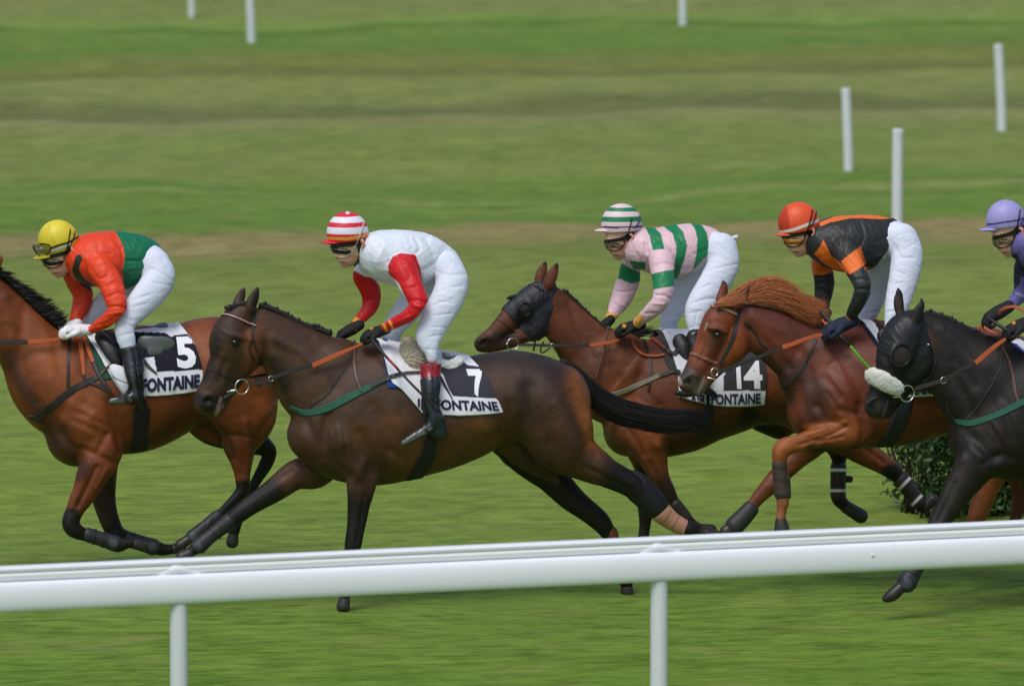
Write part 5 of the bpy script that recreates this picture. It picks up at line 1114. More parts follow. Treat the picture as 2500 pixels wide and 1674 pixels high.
# ================================================================= HORSE 14 AND ITS RIDER
def horse14():
    fr = Frame(1700, 1.5); C = V(1329, 640, 2); E = V(1140, 620, 4); G = V(1640, 670, 4)
    root = empty("race_horse", fr, "bay race horse in a dark cloth hood with eye cups and cloth number 14", "horse", "race horses galloping to the left")
    bay, dk, bk, br = srgb(114, 68, 42), srgb(64, 42, 32), srgb(26, 22, 21), srgb(146, 84, 44)
    tr = [(412,825,124,0,1.15),(520,722,238,0,.78),(640,642,298,0,.7),(760,612,274,0,.82),(880,592,253,0,.95),(1000,562,238,0,1.02),(1120,560,233,0,1.05),(1240,572,222,0,1.06),(1330,602,203,0,1.05)]
    head = [dict(v=E, st=[(765,345,85,0,.95),(668,425,138,0,.92),(565,500,128,0,.86),(460,575,116,0,.78),(370,680,104,0,.72),(275,780,93,0,.74),(200,845,92,0,.8),(150,880,84,0,.88)], k=.012),
            dict(v=E, st=[(700,560,140,0,.8),(680,695,132,0,.78),(570,775,92,0,.75),(430,845,74,0,.75),(300,888,62,0,.75),(220,910,55,0,.8)], k=.02)]
    ops = [dict(st=tr), dict(st=[(1270,640,190,.1,.8),(1370,740,150,.12,.75),(1470,835,105,.13,.75),(1560,925,68,.13,.8),(1640,975,52,.13,.8),(1698,1015,45,.13,.85),(1740,1060,34,.13,.8),(1790,1125,29,.13,.8),(1828,1178,32,.13,.9),(1848,1200,26,.13)], k=.03),
      dict(st=[(1080,740,95,-.12,.8),(1150,780,85,-.13,.8)], k=.03),
      dict(st=[(1280,660,170,-.1,.8),(1370,780,125,-.12,.75),(1425,870,76,-.13,.8),(1438,940,44,-.13,.8),(1436,1010,32,-.13,.8),(1434,1090,32,-.13,.8),(1436,1150,36,-.13,.9),(1470,1190,30,-.13)], k=.03),
      dict(st=[(450,760,140,.1,.6),(505,860,110,.14,.65),(530,950,72,.15,.75),(560,1040,50,.15,.8),(598,1110,40,.15,.85),(640,1180,27,.15,.8),(690,1242,25,.15,.8),(730,1288,29,.15,.9),(760,1298,24,.15)], k=.025),
      dict(st=[(470,880,90,-.13,.7),(497,1000,58,-.14,.75),(500,1110,42,-.14,.8),(496,1200,40,-.14,.85),(490,1290,28,-.14,.8),(480,1370,30,-.14,.9)], k=.025),
      dict(v=E, st=[(740,420,150,0,.6),(813,500,190,0,.52),(952,672,224,0,.5),(1084,831,254,0,.52),(1211,977,292,0,.55),(1330,1100,370,0,.6),(1450,1200,470,0,.62)], k=.02)] + head + [
      dict(v=E, st=[(220,830,24,.04),(170,815,24,.045),(120,850,22,.04)], k=.01), dict(v=E, st=[(165,872,32,.062,1.2)], op='sub', k=.012),
      dict(v=E, st=[(800,300,56,.05,.8),(832,205,58,.055,.5),(862,135,38,.055,.45),(882,85,14,.055,.4)], k=.012), dict(v=E, st=[(705,245,50,-.05,.8),(735,165,54,-.055,.5),(758,105,34,-.055,.45),(768,72,12,-.055,.4)], k=.012)]
    cops = [([(330,500),(400,640),(430,760)], 24, -.012), ([(470,560),(520,700),(560,820)], 26, -.012), ([(380,780),(440,860),(480,940)], 16, -.012), ([(560,700),(600,820),(610,930)], 20, -.012), ([(500,780),(540,880)], 26, .012), ([(640,840),(760,820),(900,760)], 16, -.008),
        ([(520,980),(560,1080)], 8, -.008), ([(1560,900),(1660,980)], 10, -.010), ([(120,200),(170,330),(230,450)], 20, -.010), ([(200,180),(280,300)], 18, .008), ([(590,960),(560,900)], 14, .01)]
    e2 = lambda *p: [(-378 + x / 2, -40 + y / 2) for x, y in p]
    pops = [('s', [(380,640),(480,780),(540,940)], 60, 100, br, None, .8), ('s', [(640,900),(800,840),(1000,760)], 50, 70, dk, None, .7), ('s', [(1120,520),(1150,640)], 50, 60, srgb(140, 82, 44), None, .8), ('s', [(1000,760),(1130,840)], 50, 40, srgb(28, 22, 20), None, .9),
        ('s', [(1560,930),(1700,1020)], 60, 50, br, (0, .4), .7), ('s', [(1700,1040),(1850,1210)], 60, 40, bk, (0, .4)), ('s', [(1435,990),(1435,1170),(1500,1200)], 60, 30, bk, (-.4, 0)), ('s', [(590,1090),(760,1300)], 50, 60, srgb(60, 40, 30), (0, .4)),
        ('s', [(497,1040),(480,1380)], 60, 60, srgb(44, 32, 26), (-.4, 0)), ('s', e2((70,870),(150,880),(260,850),(400,800)), 36, 44, srgb(56, 46, 42), None, .9), ('s', e2((165,872)), 10, 8, srgb(70, 30, 26)), ('s', e2((880,80),(868,130)), 8, 10, bk), ('s', e2((768,72),(755,100)), 8, 10, bk),
        ('s', e2((900,560),(1000,700),(1100,860)), 30, 60, srgb(132, 76, 46), 'n', .6), ('s', e2((850,900),(1000,1180)), 30, 40, dk, None, .7), ('s', [(300,860),(340,920)], 40, 50, dk, None, .6)]
    body = sculpt(fr, "body", ops, .008, M_COAT, root, C, bay, pops, cops, smooth=2, wr=(.003, 9, 14, .2), cs=1.1); T = [body]
    hm = plain("hoof", srgb(38, 36, 35), .45, var=.2)
    for st in ([(1855,1200,27,.13),(1895,1160,32,.13)], [(1475,1195,32,-.13),(1545,1238,36,-.13)], [(765,1300,26,.15),(815,1305,28,.15)], [(478,1385,30,-.14),(474,1425,34,-.14)]):
        sculpt(fr, "hoof", [dict(st=st)], .006, hm, root, C, srgb(38, 36, 35), smooth=1)
    lb, wt = srgb(50, 40, 40), (.78, .78, .80)
    for st, t1, t2, l in (([(1745,1062,42,.13,.95),(1790,1122,38,.13,.95),(1828,1175,36,.13,.95)], ((1788,1050),(1730,1110)), ((1850,1130),(1790,1190)), .13), ([(1436,1000,40,-.13,.95),(1434,1080,39,-.13,.95),(1434,1135,39,-.13,.95)], ((1395,1014),(1478,1014)), ((1395,1114),(1478,1114)), -.13)):
        o = sculpt(fr, "leg_boot", [dict(st=st)], .005, M_LEGWEAR, root, C, lb, [('s', list(t1), 7, 3, wt), ('s', list(t2), 7, 3, wt)], smooth=1)
    sculpt(fr, "boot_tab", [dict(st=[(1470,1058,18,-.13,.4),(1492,1058,18,-.13,.4)])], .004, M_LEGWEAR, root, C, lb)
    sculpt(fr, "leg_boot", [dict(st=[(640,1180,32,.15,.95),(690,1242,30,.15,.95)])], .006, M_LEGWEAR, root, C, srgb(50, 44, 42))
    # hood with padded eye cups
    hood = sculpt(fr, "hood", head + [dict(v=E, st=[(800,380,100,0,.8),(780,520,150,0,.66)], k=.02), dict(v=E, st=[(562,530,66,.072,.5)], k=.012), dict(v=E, st=[(575,535,40,.11,.6)], op='sub', k=.01),
        dict(v=E, op='cut', st=[(345,548),(620,850)]), dict(v=E, op='cut', st=[(745,850),(872,285)])], .006, plain("hood_cloth", srgb(34, 36, 45), .55, bump=(25, .5), var=.25), root, E, smooth=1, grow=.006, wr=(.005, 30, 3, 1.2))
    ball(fr, "eye_cup", E, 560, 545, 66, .088, plain("mesh_cup", srgb(40, 32, 32), .35), hood, (1, .3, 1)); ring(fr, "cup_rim", E, 562, 542, 66, 8, .098, M_BLK, hood)
    hair("forelock", [[fr.at(*px_of(E, x, y), l)[0] for x, y in ((470,400),(430,415),(375,428))] for l in (-.01, .01)] + [[fr.at(*px_of(E, x, y), .0)[0] for x, y in ((470,440),(430,440),(395,460))]], 60, M_MANE, root, .004, 3, .004)
    plait_row(fr, "mane", E, [(930,345),(1050,450),(1180,580),(1300,680),(1400,755),(1480,790)], 24, .0, M_MANE, root, 17)
    hair("mane_end", [[fr.at(*px_of(E, x, y + d), .02)[0] for x, y in ((1500,790),(1620,770),(1740,745),(1850,725))] for d in (-10, 15, 40)], 160, M_MANE, root, .0035, 4, .008)
    # tack
    strap(fr, "girth", G, [(370,1150),(368,1280),(340,1420),(300,1560)], [80, 84, 130, 150], M_GIRTH, root, T, th=.008)
    pad = patch(fr, "pad", E, [(2050,1150),(1960,1100),(1900,950),(1850,760)], [(2100,1120),(2070,1080),(2010,900),(1940,750)], T, M_GREYPAD, root, lift=.008, nu=10, nv=30, over=.1)
    W_, Dk = (.72, .74, .80), srgb(58, 56, 62)
    cloth = patch(fr, "saddle_cloth", G, [(60,1190),(60,1080),(40,900),(-30,700),(-95,552)], [(902,1272),(916,1130),(925,980),(890,820),(800,660),(720,560)], T + [pad], M_CLOTH, root,
        regions(W_, [([(500,1000),(560,880),(640,760),(700,560),(820,600),(960,900),(940,1132),(500,1132)], Dk)]), nu=80, nv=70, sag=52)
    CT = [cloth]
    sign_text(fr, G, "CLAIREFONTAINE", "lettering", [(60,1272),(866,1258),(866,1158),(60,1172)], CT, M_INK, cloth, bold=.03)
    sign_text(fr, G, "1", "number", [(636,1103),(680,1103),(668,890),(626,890)], CT, M_WHITEINK, cloth, bold=.04); sign_text(fr, G, "4", "number", [(702,1102),(890,1102),(872,840),(702,840)], CT, M_WHITEINK, cloth, bold=.035)
    sculpt(fr, "saddle", [dict(v=E, st=[(2060,800,40,.0,2.4),(2200,830,36,0,3.2),(2400,820,30,0,3.6)]), dict(v=E, st=[(2080,850,80,.16,.3),(2150,960,80,.2,.25),(2180,1050,50,.22,.25)], k=.02)], .007, M_DKSEAT, root, E)
    strap(fr, "breastplate", E, [(1400,1370),(1480,1355),(1620,1300),(1760,1240),(1900,1180),(2040,1140)], [40, 50, 52, 50, 44, 36], M_GREYSTRAP, root, T, th=.006)
    strap(fr, "girth_strap", E, [(1880,1190),(2040,1140),(2080,1180)], 40, M_BLACKSTRAP, root, T + CT, lift=.008)
    strap(fr, "martingale", E, [(1700,790),(1750,900),(1790,1050),(1800,1180),(1775,1340)], 26, M_BLACKSTRAP, root, T)
    tube(fr, "neck_strap", E, [(1382,700,10,.13),(1360,840,12,.15),(1310,1040,12,.17),(1252,1240,12,.18)], M_BROWNSTRAP, root)
    ns = strap(fr, "noseband", E, [(282,622),(350,650),(420,700),(490,765)], 30, M_BROWNSTRAP, root, T)
    strap(fr, "bridle", E, [(660,300),(700,330),(745,355)], 24, M_BLACKSTRAP, root, T + [hood], lift=.006); strap(fr, "cheek_strap", E, [(790,550),(770,650),(640,800),(520,830)], 12, M_BLACKSTRAP, root, T + [hood])
    ring(fr, "bit_ring", E, 447, 880, 60, 6, .075, M_STEEL, ns); ball(fr, "bit_end", E, 390, 878, 12, .085, M_STEEL, ns)
    rn = strap(fr, "rein", E, [(510,885),(700,890),(900,892),(1200,890)], [26, 28, 30, 30], M_BLACKSTRAP, root, [], ls=[.08,.11,.14,.16])
    strap(fr, "rein_grip", E, [(1200,890),(1360,870),(1500,832)], [34, 36, 26], M_TAN, rn, [], ls=[.16,.165,.15], th=.006)
    strap(fr, "rein_stop", E, [(670,840),(650,950)], 18, M_BLACKSTRAP, rn, [], ls=[.11,.1]); strap(fr, "rein_stop", E, [(750,850),(720,930),(740,965),(810,915)], 16, M_BLACKSTRAP, rn, [], ls=[.12,.12,.12,.13]); ring(fr, "rein_ring", E, 840, 892, 20, 4, .135, M_STEEL, rn)
    strap(fr, "rein_slack", E, [(1590,810),(1620,900),(1680,970),(1760,1000),(1860,1003),(1935,988)], 24, M_TAN, root, T, lift=.014)
    strap(fr, "rein_slack", E, [(1690,745),(1800,830),(1940,935)], 34, plain("red_leather", srgb(140, 58, 34), .5), root, T, lift=.016)
    strap(fr, "rein_slack", E, [(1940,930),(2010,980),(2060,940)], 44, M_BLACKSTRAP, root, T + CT, lift=.014)
    return fr, root, body
F14, R14, B14 = horse14()
def rider14():
    fr = F14; M = V(1400, 470, 4); G = V(1640, 670, 4)
    torso = [tb(740,350,600,735,0,1.12), tb(880,345,780,805,0,1.1), tb(1030,315,970,845,0,1.0), tb(1165,302,1140,808,0,.9), tb(1290,330,1290,725,0,.86), (1360,555,160,0,.95)]
    narm = [(840,600,110,.15,1.0),(860,670,130,.18,.8),(872,780,116,.2,.8),(878,880,108,.21,.8),(872,980,100,.215,.8),(845,1070,90,.21,.8),(780,1140,82,.19,.85),(705,1205,66,.17,.9),(645,1255,54,.155,.9),(622,1285,50,.15,.9)]
    farm = [(600,640,90,-.12,1.0),(555,740,104,-.16,.8),(545,830,112,-.18,.8),(515,920,115,-.18,.8),(470,1030,104,-.17,.85),(420,1120,80,-.15,.9),(372,1210,56,-.13,.9),(350,1250,50,-.12,.9)]
    nleg = [(1440,560,168,.08,.8),(1462,700,160,.12,.75),(1390,860,158,.17,.7),(1300,1000,150,.22,.65),(1225,1130,138,.27,.65),(1195,1240,105,.3,.7),(1188,1320,72,.32,.75),(1188,1400,60,.33,.8)]
    fleg = [(1300,660,150,-.08,.8),(1150,830,135,-.12,.75),(1050,980,130,-.18,.7),(980,1120,118,-.22,.7),(935,1220,98,-.26,.75),(928,1300,86,-.28,.8),(930,1370,82,-.29,.8)]
    pink, grn = srgb(224, 190, 200), srgb(22, 124, 76)
    P = [('p', [(690,320),(780,330),(860,410),(888,552),(775,562),(745,430)], grn), ('p', [(870,325),(990,300),(1070,380),(1112,520),(1080,660),(1020,830),(985,860),(992,700),(1006,520),(965,400)], grn),
         ('p', [(1125,280),(1235,290),(1300,390),(1332,540),(1305,705),(1155,815),(1200,600),(1212,450),(1185,350)], grn), ('p', [(745,800),(900,762),(1000,752),(1000,916),(860,930),(768,952)], grn, (.07, .6)),
         ('p', [(430,660),(560,740),(680,795),(660,868),(560,888),(425,835)], grn, (-.6, -.04)), ('p', [(545,665),(700,680),(705,752),(590,750)], grn),
         ('s', [(648,1222),(600,1325)], 34, 5, srgb(226, 170, 70), (.06, .6)), ('s', [(320,1188),(420,1225)], 34, 5, srgb(226, 170, 70), (-.6, -.05))]
    jc = [([(700,500),(740,640),(760,760)], 16, -.012), ([(760,600),(850,560),(960,580)], 14, -.010), ([(790,720),(900,690),(980,720)], 12, -.009), ([(800,1000),(900,1010),(960,1050)], 12, -.013), ([(760,1080),(880,1090)], 12, .011), ([(700,1180),(830,1180)], 12, -.011), ([(400,960),(500,970),(600,950)], 12, -.012),
          ([(420,1060),(480,1100)], 16, .008), ([(1010,420),(1100,560),(1080,740)], 12, -.007), ([(1180,600),(1300,560)], 14, -.009), ([(1030,790),(1180,760),(1300,690)], 14, .010), ([(620,600),(660,680),(740,780)], 14, -.010)]
    pur = srgb(70, 52, 110)
    root, body, jacket, cap = make_rider(fr, M, "jockey in pink and green striped jacket and matching striped helmet", torso, narm, farm, nleg, fleg, (568,445), (440,645), pink, P, jc, [(1000,858),(1450,395)],
        [(680,520,95,0,.8),(640,490,76,0,.75)], (462,300,190,0,.80), [(215,370,11,0,4.6),(290,368,15,0,5.2),(370,372,18,0,4.4)], [(240,395),(700,352)], srgb(230, 206, 210),
        [('p', [(200,150),(340,142),(430,150),(700,140),(700,186),(420,188),(300,180),(200,192)], grn), ('p', [(200,240),(270,234),(400,240),(720,232),(720,284),(400,290),(262,284),(200,290)], grn), ('p', [(200,326),(420,334),(720,318),(720,342),(420,350),(200,344)], pur)], "pink and green striped helmet",
        goggles='smoke', gloves=[(628,1296,500,1325,.15,1,None,None,srgb(28, 28, 28),1.15,[('s', [(495,1300)], 18, 12, srgb(200, 140, 30))]), (340,1262,290,1310,-.09,-1,None,None,srgb(28, 28, 28),1.05)],
        breech_carve=[([(1240,800),(1400,740),(1600,700)], 12, -.009), ([(1180,960),(1330,900)], 12, -.010), ([(1160,1080),(1300,1040),(1400,1040)], 12, -.012), ([(1120,1180),(1240,1160)], 12, -.010), ([(1200,1190),(1190,1290)], 8, -.012), ([(1140,1320),(1230,1300)], 6, -.010), ([(880,1220),(1040,1200)], 10, -.012), ([(1400,500),(1500,590)], 10, -.008)],
        extra_legs=[[(1188,1400,44,.33),(1200,1560,40,.345),(1230,1700,36,.36)]])
    strap(fr, "goggle_strap", M, [(640,230),(632,290),(590,350)], 14, plain("purple_strap", pur, .6), root, [cap], lift=.005)
    bow = sculpt(fr, "waist_tie", [dict(st=[(1430,490,20,.0,1.2),(1500,460,18,0,1.2),(1560,440,16,0,1.0),(1590,435,24,0,.8)])], .004, M_COTTON, root, M, (.72, .74, .80))
    boot(fr, G, [(230,620,84,.30,.75),(262,760,90,.32,.75),(290,900,78,.34,.8),(312,1040,60,.35,.85)], [[(312,1060,50,.355,.9),(240,1140,34,.36,.95),(130,1165,26,.365,1),(60,1155,20,.365,1)], [(330,1120,40,.355,.8),(420,1180,24,.355,.8)]], root, col=srgb(28, 28, 30))
    boot(fr, M, [(930,1360,80,-.29,.8),(960,1480,74,-.33,.8),(1000,1640,60,-.35,.8)], [[(1000,1640,55,-.35),(920,1730,36,-.36)]], root)
rider14()
# ================================================================= THE CHESTNUT AND ITS RIDER
def chestnut():
    fr = Frame(2150, 0.55); C = V(1329, 640, 2); G = V(1640, 670, 4)
    root = empty("race_horse", fr, "chestnut race horse with loose ginger mane and tan bridle bands", "horse", "race horses galloping to the left")
    ch, dk, br = srgb(122, 66, 44), srgb(70, 40, 32), srgb(160, 96, 50)
    tr = [(1335,722,150,0,1.12),(1455,642,266,0,.75),(1600,602,303,0,.72),(1740,602,292,0,.82),(1880,592,265,0,.95),(2020,574,256,0,1.0),(2160,570,250,0,1.04),(2290,590,230,0,1.06),(2380,612,205,0,1.05)]
    head = [dict(v=G, st=[(570,335,112,0,.95),(475,432,155,0,.92),(412,560,152,0,.86),(368,685,138,0,.76),(308,805,126,0,.72),(250,905,116,0,.74),(195,1000,105,0,.8),(152,1060,92,0,.88)], k=.012),
            dict(v=G, st=[(620,600,165,0,.8),(605,700,156,0,.78),(480,850,106,0,.75),(375,962,86,0,.74),(285,1075,82,0,.74),(240,1120,72,0,.8)], k=.02)]
    g2 = lambda *p: [(622 + x / 2, 60 + y / 2) for x, y in p]
    ops = [dict(st=tr), dict(st=[(2340,680,180,.1,.8),(2300,830,145,.13,.75),(2220,960,98,.13,.75),(2172,1070,66,.13,.8),(2140,1170,54,.13,.8),(2112,1240,46,.13,.85),(2104,1300,32,.13,.8),(2094,1350,28,.13,.8),(2086,1390,30,.13)], k=.03),
      dict(st=[(2350,720,150,-.1,.8),(2340,880,110,-.13,.75),(2320,1010,70,-.13,.8),(2330,1130,50,-.13,.8),(2300,1250,30,-.13,.8),(2270,1380,28,-.13,.8)], k=.03),
      dict(st=[(1440,640,170,.1,.55),(1500,740,140,.14,.6),(1505,820,96,.16,.65),(1425,838,68,.17,.75),(1325,858,52,.17,.8),(1235,884,43,.17,.8),(1170,905,46,.17,.9),(1150,945,40,.17,.9),(1153,1010,28,.17,.8),(1157,1090,27,.17,.8),(1164,1160,32,.17,.9),(1160,1205,25,.17),(1154,1245,24,.17)], k=.022),
      dict(st=[(1400,780,110,-.1,.7),(1300,880,80,-.14,.75),(1200,985,55,-.14,.8),(1110,1080,46,-.14,.85),(1040,1155,34,-.14,.8),(985,1220,28,-.14,.8),(945,1265,34,-.14,.9),(920,1290,26,-.14)], k=.022),
      dict(v=G, st=[(700,450,170,0,.6),(844,520,232,0,.5),(1001,597,266,0,.48),(1184,712,304,0,.5),(1351,820,350,0,.52),(1450,920,430,0,.56),(1600,1000,500,0,.62)], k=.02)] + head + [
      dict(v=G, st=[(370,520,26,.07),(450,530,30,.085),(530,560,22,.085)], k=.014), dict(v=G, st=[(240,990,26,.045),(180,975,26,.048),(120,1020,22,.045)], k=.01), dict(v=G, st=[(172,1048,34,.068,1.2)], op='sub', k=.012),
      dict(v=G, st=[(665,290,48,.05,.8),(702,215,44,.055,.5),(734,150,26,.055,.5),(750,104,10,.055,.5)], k=.012), dict(v=G, st=[(470,250,46,-.05,.8),(502,165,52,-.055,.5),(510,100,38,-.055,.45),(497,58,13,-.055,.4)], k=.012)]
    cops = [([(1240,420),(1300,560),(1330,700)], 26, -.014), ([(1330,700),(1390,780),(1440,790)], 20, -.014), ([(1430,440),(1500,560),(1560,700)], 28, -.012), ([(1380,420),(1440,520),(1500,640)], 34, .010), ([(1270,690),(1300,780)], 24, -.014), ([(1540,700),(1560,820),(1540,900)], 18, -.014), ([(1440,720),(1530,740)], 14, -.012),
        ([(1480,800),(1380,850),(1250,890)], 7, -.012), ([(1460,850),(1330,880)], 7, -.010), ([(1470,780),(1350,820),(1200,860)], 9, .010), ([(1640,860),(1800,840),(1950,780)], 16, -.006), ([(1020,260),(1150,330),(1300,420)], 26, .010), ([(1010,330),(1120,430),(1200,520)], 20, -.012), ([(1240,600),(1200,700),(1230,800)], 24, -.012),
        ([(1300,860),(1400,900),(1500,905)], 14, -.010), ([(1390,500),(1440,470),(1490,460)], 6, -.006), ([(800,300),(790,400),(760,480)], 10, -.008), ([(1370,570),(1440,660)], 20, -.010)]
    wh = srgb(170, 160, 152)
    pops = [('s', [(1200,520),(1330,640),(1300,800)], 60, 90, dk, None, .8), ('s', [(1480,300),(1600,420),(1640,600)], 60, 120, srgb(126, 66, 46), None, .7), ('s', [(1100,250),(1250,330),(1350,380)], 50, 80, srgb(100, 50, 38), None, .8), ('s', [(1480,820),(1350,850),(1160,890),(1155,980)], 70, 40, br, (.1, .5), .9),
        ('s', [(1155,1150),(1155,1260)], 50, 40, srgb(164, 108, 70), (.1, .5)), ('s', [(1300,880),(1100,1080),(1010,1180)], 60, 60, srgb(136, 80, 46), (-.5, -.05), .9), ('s', [(2200,960),(2140,1180),(2060,1500)], 80, 60, br, (0, .5), .8), ('s', [(1300,900),(1500,920),(1850,880)], 24, 30, srgb(50, 32, 26), None, .7),
        ('s', g2((330,520),(270,700),(210,840)), 40, 50, srgb(150, 84, 48), None, .8), ('s', g2((600,480),(640,700),(600,800)), 50, 50, srgb(156, 86, 44), None, .8), ('s', g2((390,420),(500,460)), 30, 40, srgb(150, 80, 46), None, .7), ('s', g2((430,590)), 24, 34, srgb(56, 46, 44), 'n', .9), ('s', g2((400,680),(380,760)), 22, 40, srgb(104, 70, 50), 'n', .7),
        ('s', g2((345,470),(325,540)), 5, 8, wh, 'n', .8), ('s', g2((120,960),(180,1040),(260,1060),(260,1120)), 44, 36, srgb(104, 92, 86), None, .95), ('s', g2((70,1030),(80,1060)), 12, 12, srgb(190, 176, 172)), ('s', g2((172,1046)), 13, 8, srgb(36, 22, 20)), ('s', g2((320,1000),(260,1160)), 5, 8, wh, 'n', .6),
        ('s', g2((900,800),(1050,1000),(1150,1200)), 40, 60, srgb(56, 36, 32), None, .8), ('s', g2((505,80),(500,60)), 8, 10, srgb(50, 36, 30))]
    body = sculpt(fr, "body", ops, .008, M_COATG, root, C, ch, pops, cops, smooth=2, wr=(.003, 9, 21, .2), cs=.85); T = [body]
    ball(fr, "eye", G, 450, 588, 31, .103, M_EYE, root, (1, .6, .8))
    hm = plain("hoof", srgb(52, 48, 46), .45, var=.2)
    for st in ([(1155,1262,28,.17),(1160,1300,38,.17)], [(918,1292,28,-.14),(885,1312,30,-.14)], [(2086,1395,30,.13),(2080,1420,33,.13)], [(2270,1380,28,-.13),(2260,1420,36,-.13)]):
        sculpt(fr, "hoof", [dict(st=st)], .006, hm, root, C, smooth=1)
    sculpt(fr, "leg_boot", [dict(st=[(1148,985,38,.17,.9),(1153,1060,37,.17,.9),(1160,1130,38,.17,.9)]), dict(st=[(1178,1060,24,.17,.8),(1186,1140,20,.17,.8)], k=.01)], .005, M_LEGWEAR, root, C, srgb(70, 58, 54), [('s', [(1120,1000),(1180,1010)], 3, 3, srgb(40, 34, 32)), ('s', [(1120,1060),(1190,1070)], 3, 3, srgb(40, 34, 32)), ('s', [(1120,1130),(1190,1150)], 4, 3, srgb(40, 34, 32))], smooth=1)
    sculpt(fr, "leg_boot", [dict(st=[(1005,1205,42,-.14,.9),(965,1250,46,-.14,.9),(930,1285,48,-.14,.9)])], .005, M_LEGWEAR, root, C, srgb(46, 46, 48), smooth=1)
    # mane: loose hair streaming back along the crest, forelock between the ears
    def g(pts, l=.0): return [fr.at(*px_of(G, x, y), l)[0] for x, y in pts]
    B1 = [g([(470,270),(520,230),(600,190),(700,160)], .03), g([(440,290),(540,260),(640,240),(730,230)], .07), g([(430,300),(560,300),(650,280),(720,250)], .085)]
    hair("forelock", B1, 900, M_MANECH, root, .0017, 3, .010, 6, wave=.004)
    B2 = [g([(560,200),(680,140),(820,90),(920,66),(1040,90),(1130,150)], 0), g([(620,230),(760,170),(900,120),(1040,130),(1160,190),(1260,260)], .02), g([(700,250),(840,200),(980,180),(1120,220),(1260,290),(1400,350)], .035),
          g([(760,270),(900,260),(1040,270),(1180,310),(1320,370),(1440,430)], .04), g([(700,200),(860,150),(1000,110),(1120,140),(1210,210),(1330,250)], -.01)]
    hair("mane", B2, 5200, M_MANECH, root, .0017, 7, .018, 6, seg=.6, wave=.006)
    B4 = [g([(760,262),(880,262),(1000,285),(1100,322),(1200,362),(1300,408),(1420,452)], .03), g([(800,250),(920,240),(1040,262),(1150,300),(1260,350),(1360,392),(1450,420)], .045), g([(840,280),(960,290),(1080,325),(1180,365),(1290,418),(1380,450),(1450,470)], .04)]
    hair("mane", B4, 2400, M_MANECH, root, .0017, 11, .012, 6, seg=.7, wave=.005)
    B3 = [g([(1050,180),(1180,220),(1300,250),(1400,280),(1480,300)], 0), g([(1100,260),(1220,290),(1340,320),(1430,330),(1500,300)], .03), g([(1150,340),(1270,380),(1360,410),(1440,420),(1480,390)], .04)]
    hair("mane", B3, 2800, M_MANECH, root, .0017, 9, .018, 6, seg=.45, wave=.006)
    # tack
    strap(fr, "girth", C, [(1765,650),(1745,740),(1715,820),(1665,895)], [80, 84, 86, 90], plain("navy_girth", srgb(30, 34, 44), .7, bump=(60, .4), var=.3), root, T, th=.008)
    W_, Nv = (.74, .76, .82), srgb(26, 34, 62)
    cloth = patch(fr, "saddle_cloth", C, [(1750,660),(1700,560),(1640,440),(1580,350),(1530,285)], [(2110,640),(2100,560),(2060,450),(2010,380),(1960,325)], T, M_CLOTH, root,
        regions(W_, [([(1500,270),(1545,275),(1650,420),(1720,560),(1760,670),(1700,670),(1600,480)], Nv), ([(1600,280),(1990,300),(2080,580),(1790,600),(1680,420)], srgb(44, 44, 54))]), nu=70, nv=60)
    sign_text(fr, C, "CLAIREFONTAINE", "lettering", [(1775,645),(2095,632),(2085,580),(1770,592)], [cloth], M_INK, cloth, bold=.03)
    sculpt(fr, "saddle", [dict(st=[(1600,318,16,0,2.4),(1680,318,18,0,3.6),(1780,312,18,0,3.8),(1860,300,14,0,3.4)]), dict(st=[(1660,360,40,.17,.3),(1700,430,44,.22,.25),(1740,500,34,.25,.25)], k=.02)], .007, M_DKSEAT, root, C)
    strap(fr, "saddle_piping", C, [(1605,285),(1640,315),(1665,350)], 5, M_CRIMSON, root, T + [cloth], lift=.03)
    strap(fr, "martingale", G, [(1410,630),(1370,740),(1310,860),(1250,950),(1170,1050),(1080,1110),(980,1190)], 26, M_BLACKSTRAP, root, T)
    hb = strap(fr, "bridle", G, [(660,330),(640,420),(615,560),(575,680),(520,780),(470,880)], [40, 40, 42, 36, 32, 28], M_BLACKSTRAP, root, T)
    strap(fr, "browband", G, [(378,312),(430,318),(500,335),(570,362),(632,390)], 30, plain("braided_tan", srgb(160, 120, 92), .6, bump=(60, .8), var=.35, vscale=120), hb, T, lift=.005, label="braided tan browband")
    strap(fr, "noseband", G, [(180,768),(240,780),(320,815),(400,850),(440,862)], 30, plain("braided_brown", srgb(140, 88, 68), .6, bump=(60, .8), var=.35, vscale=120), hb, T, lift=.005, label="braided brown noseband")
    strap(fr, "throat_strap", G, [(710,475),(770,520),(830,590),(860,660),(940,725)], [30, 26, 24, 22, 18], M_BLACKSTRAP, hb, T)
    ring(fr, "bit_ring", G, 418, 953, 40, 7, .08, M_STEEL, hb); tube(fr, "bit", G, [(345,1005,8,.06),(390,1015,9,.07),(430,1025,8,.075)], M_STEEL, hb)
    rn = strap(fr, "rein", G, [(455,960),(560,915),(700,860),(850,805),(1000,745),(1085,712)], [40, 44, 40, 36, 34, 36], M_BLACKSTRAP, root, [], ls=[.085,.10,.12,.15,.165,.17])
    strap(fr, "rein_grip", G, [(1082,712),(1200,672),(1300,632),(1420,598),(1520,575)], [44, 42, 40, 38, 22], M_TAN, rn, [], ls=[.17,.175,.18,.18,.18], th=.006)
    strap(fr, "rein_tail", G, [(1470,440),(1500,480),(1540,500)], 20, plain("red_strap", srgb(180, 60, 36), .6), rn, [], ls=[.12,.14,.15])
    return fr, root, body
F4, R4, B4 = chestnut()
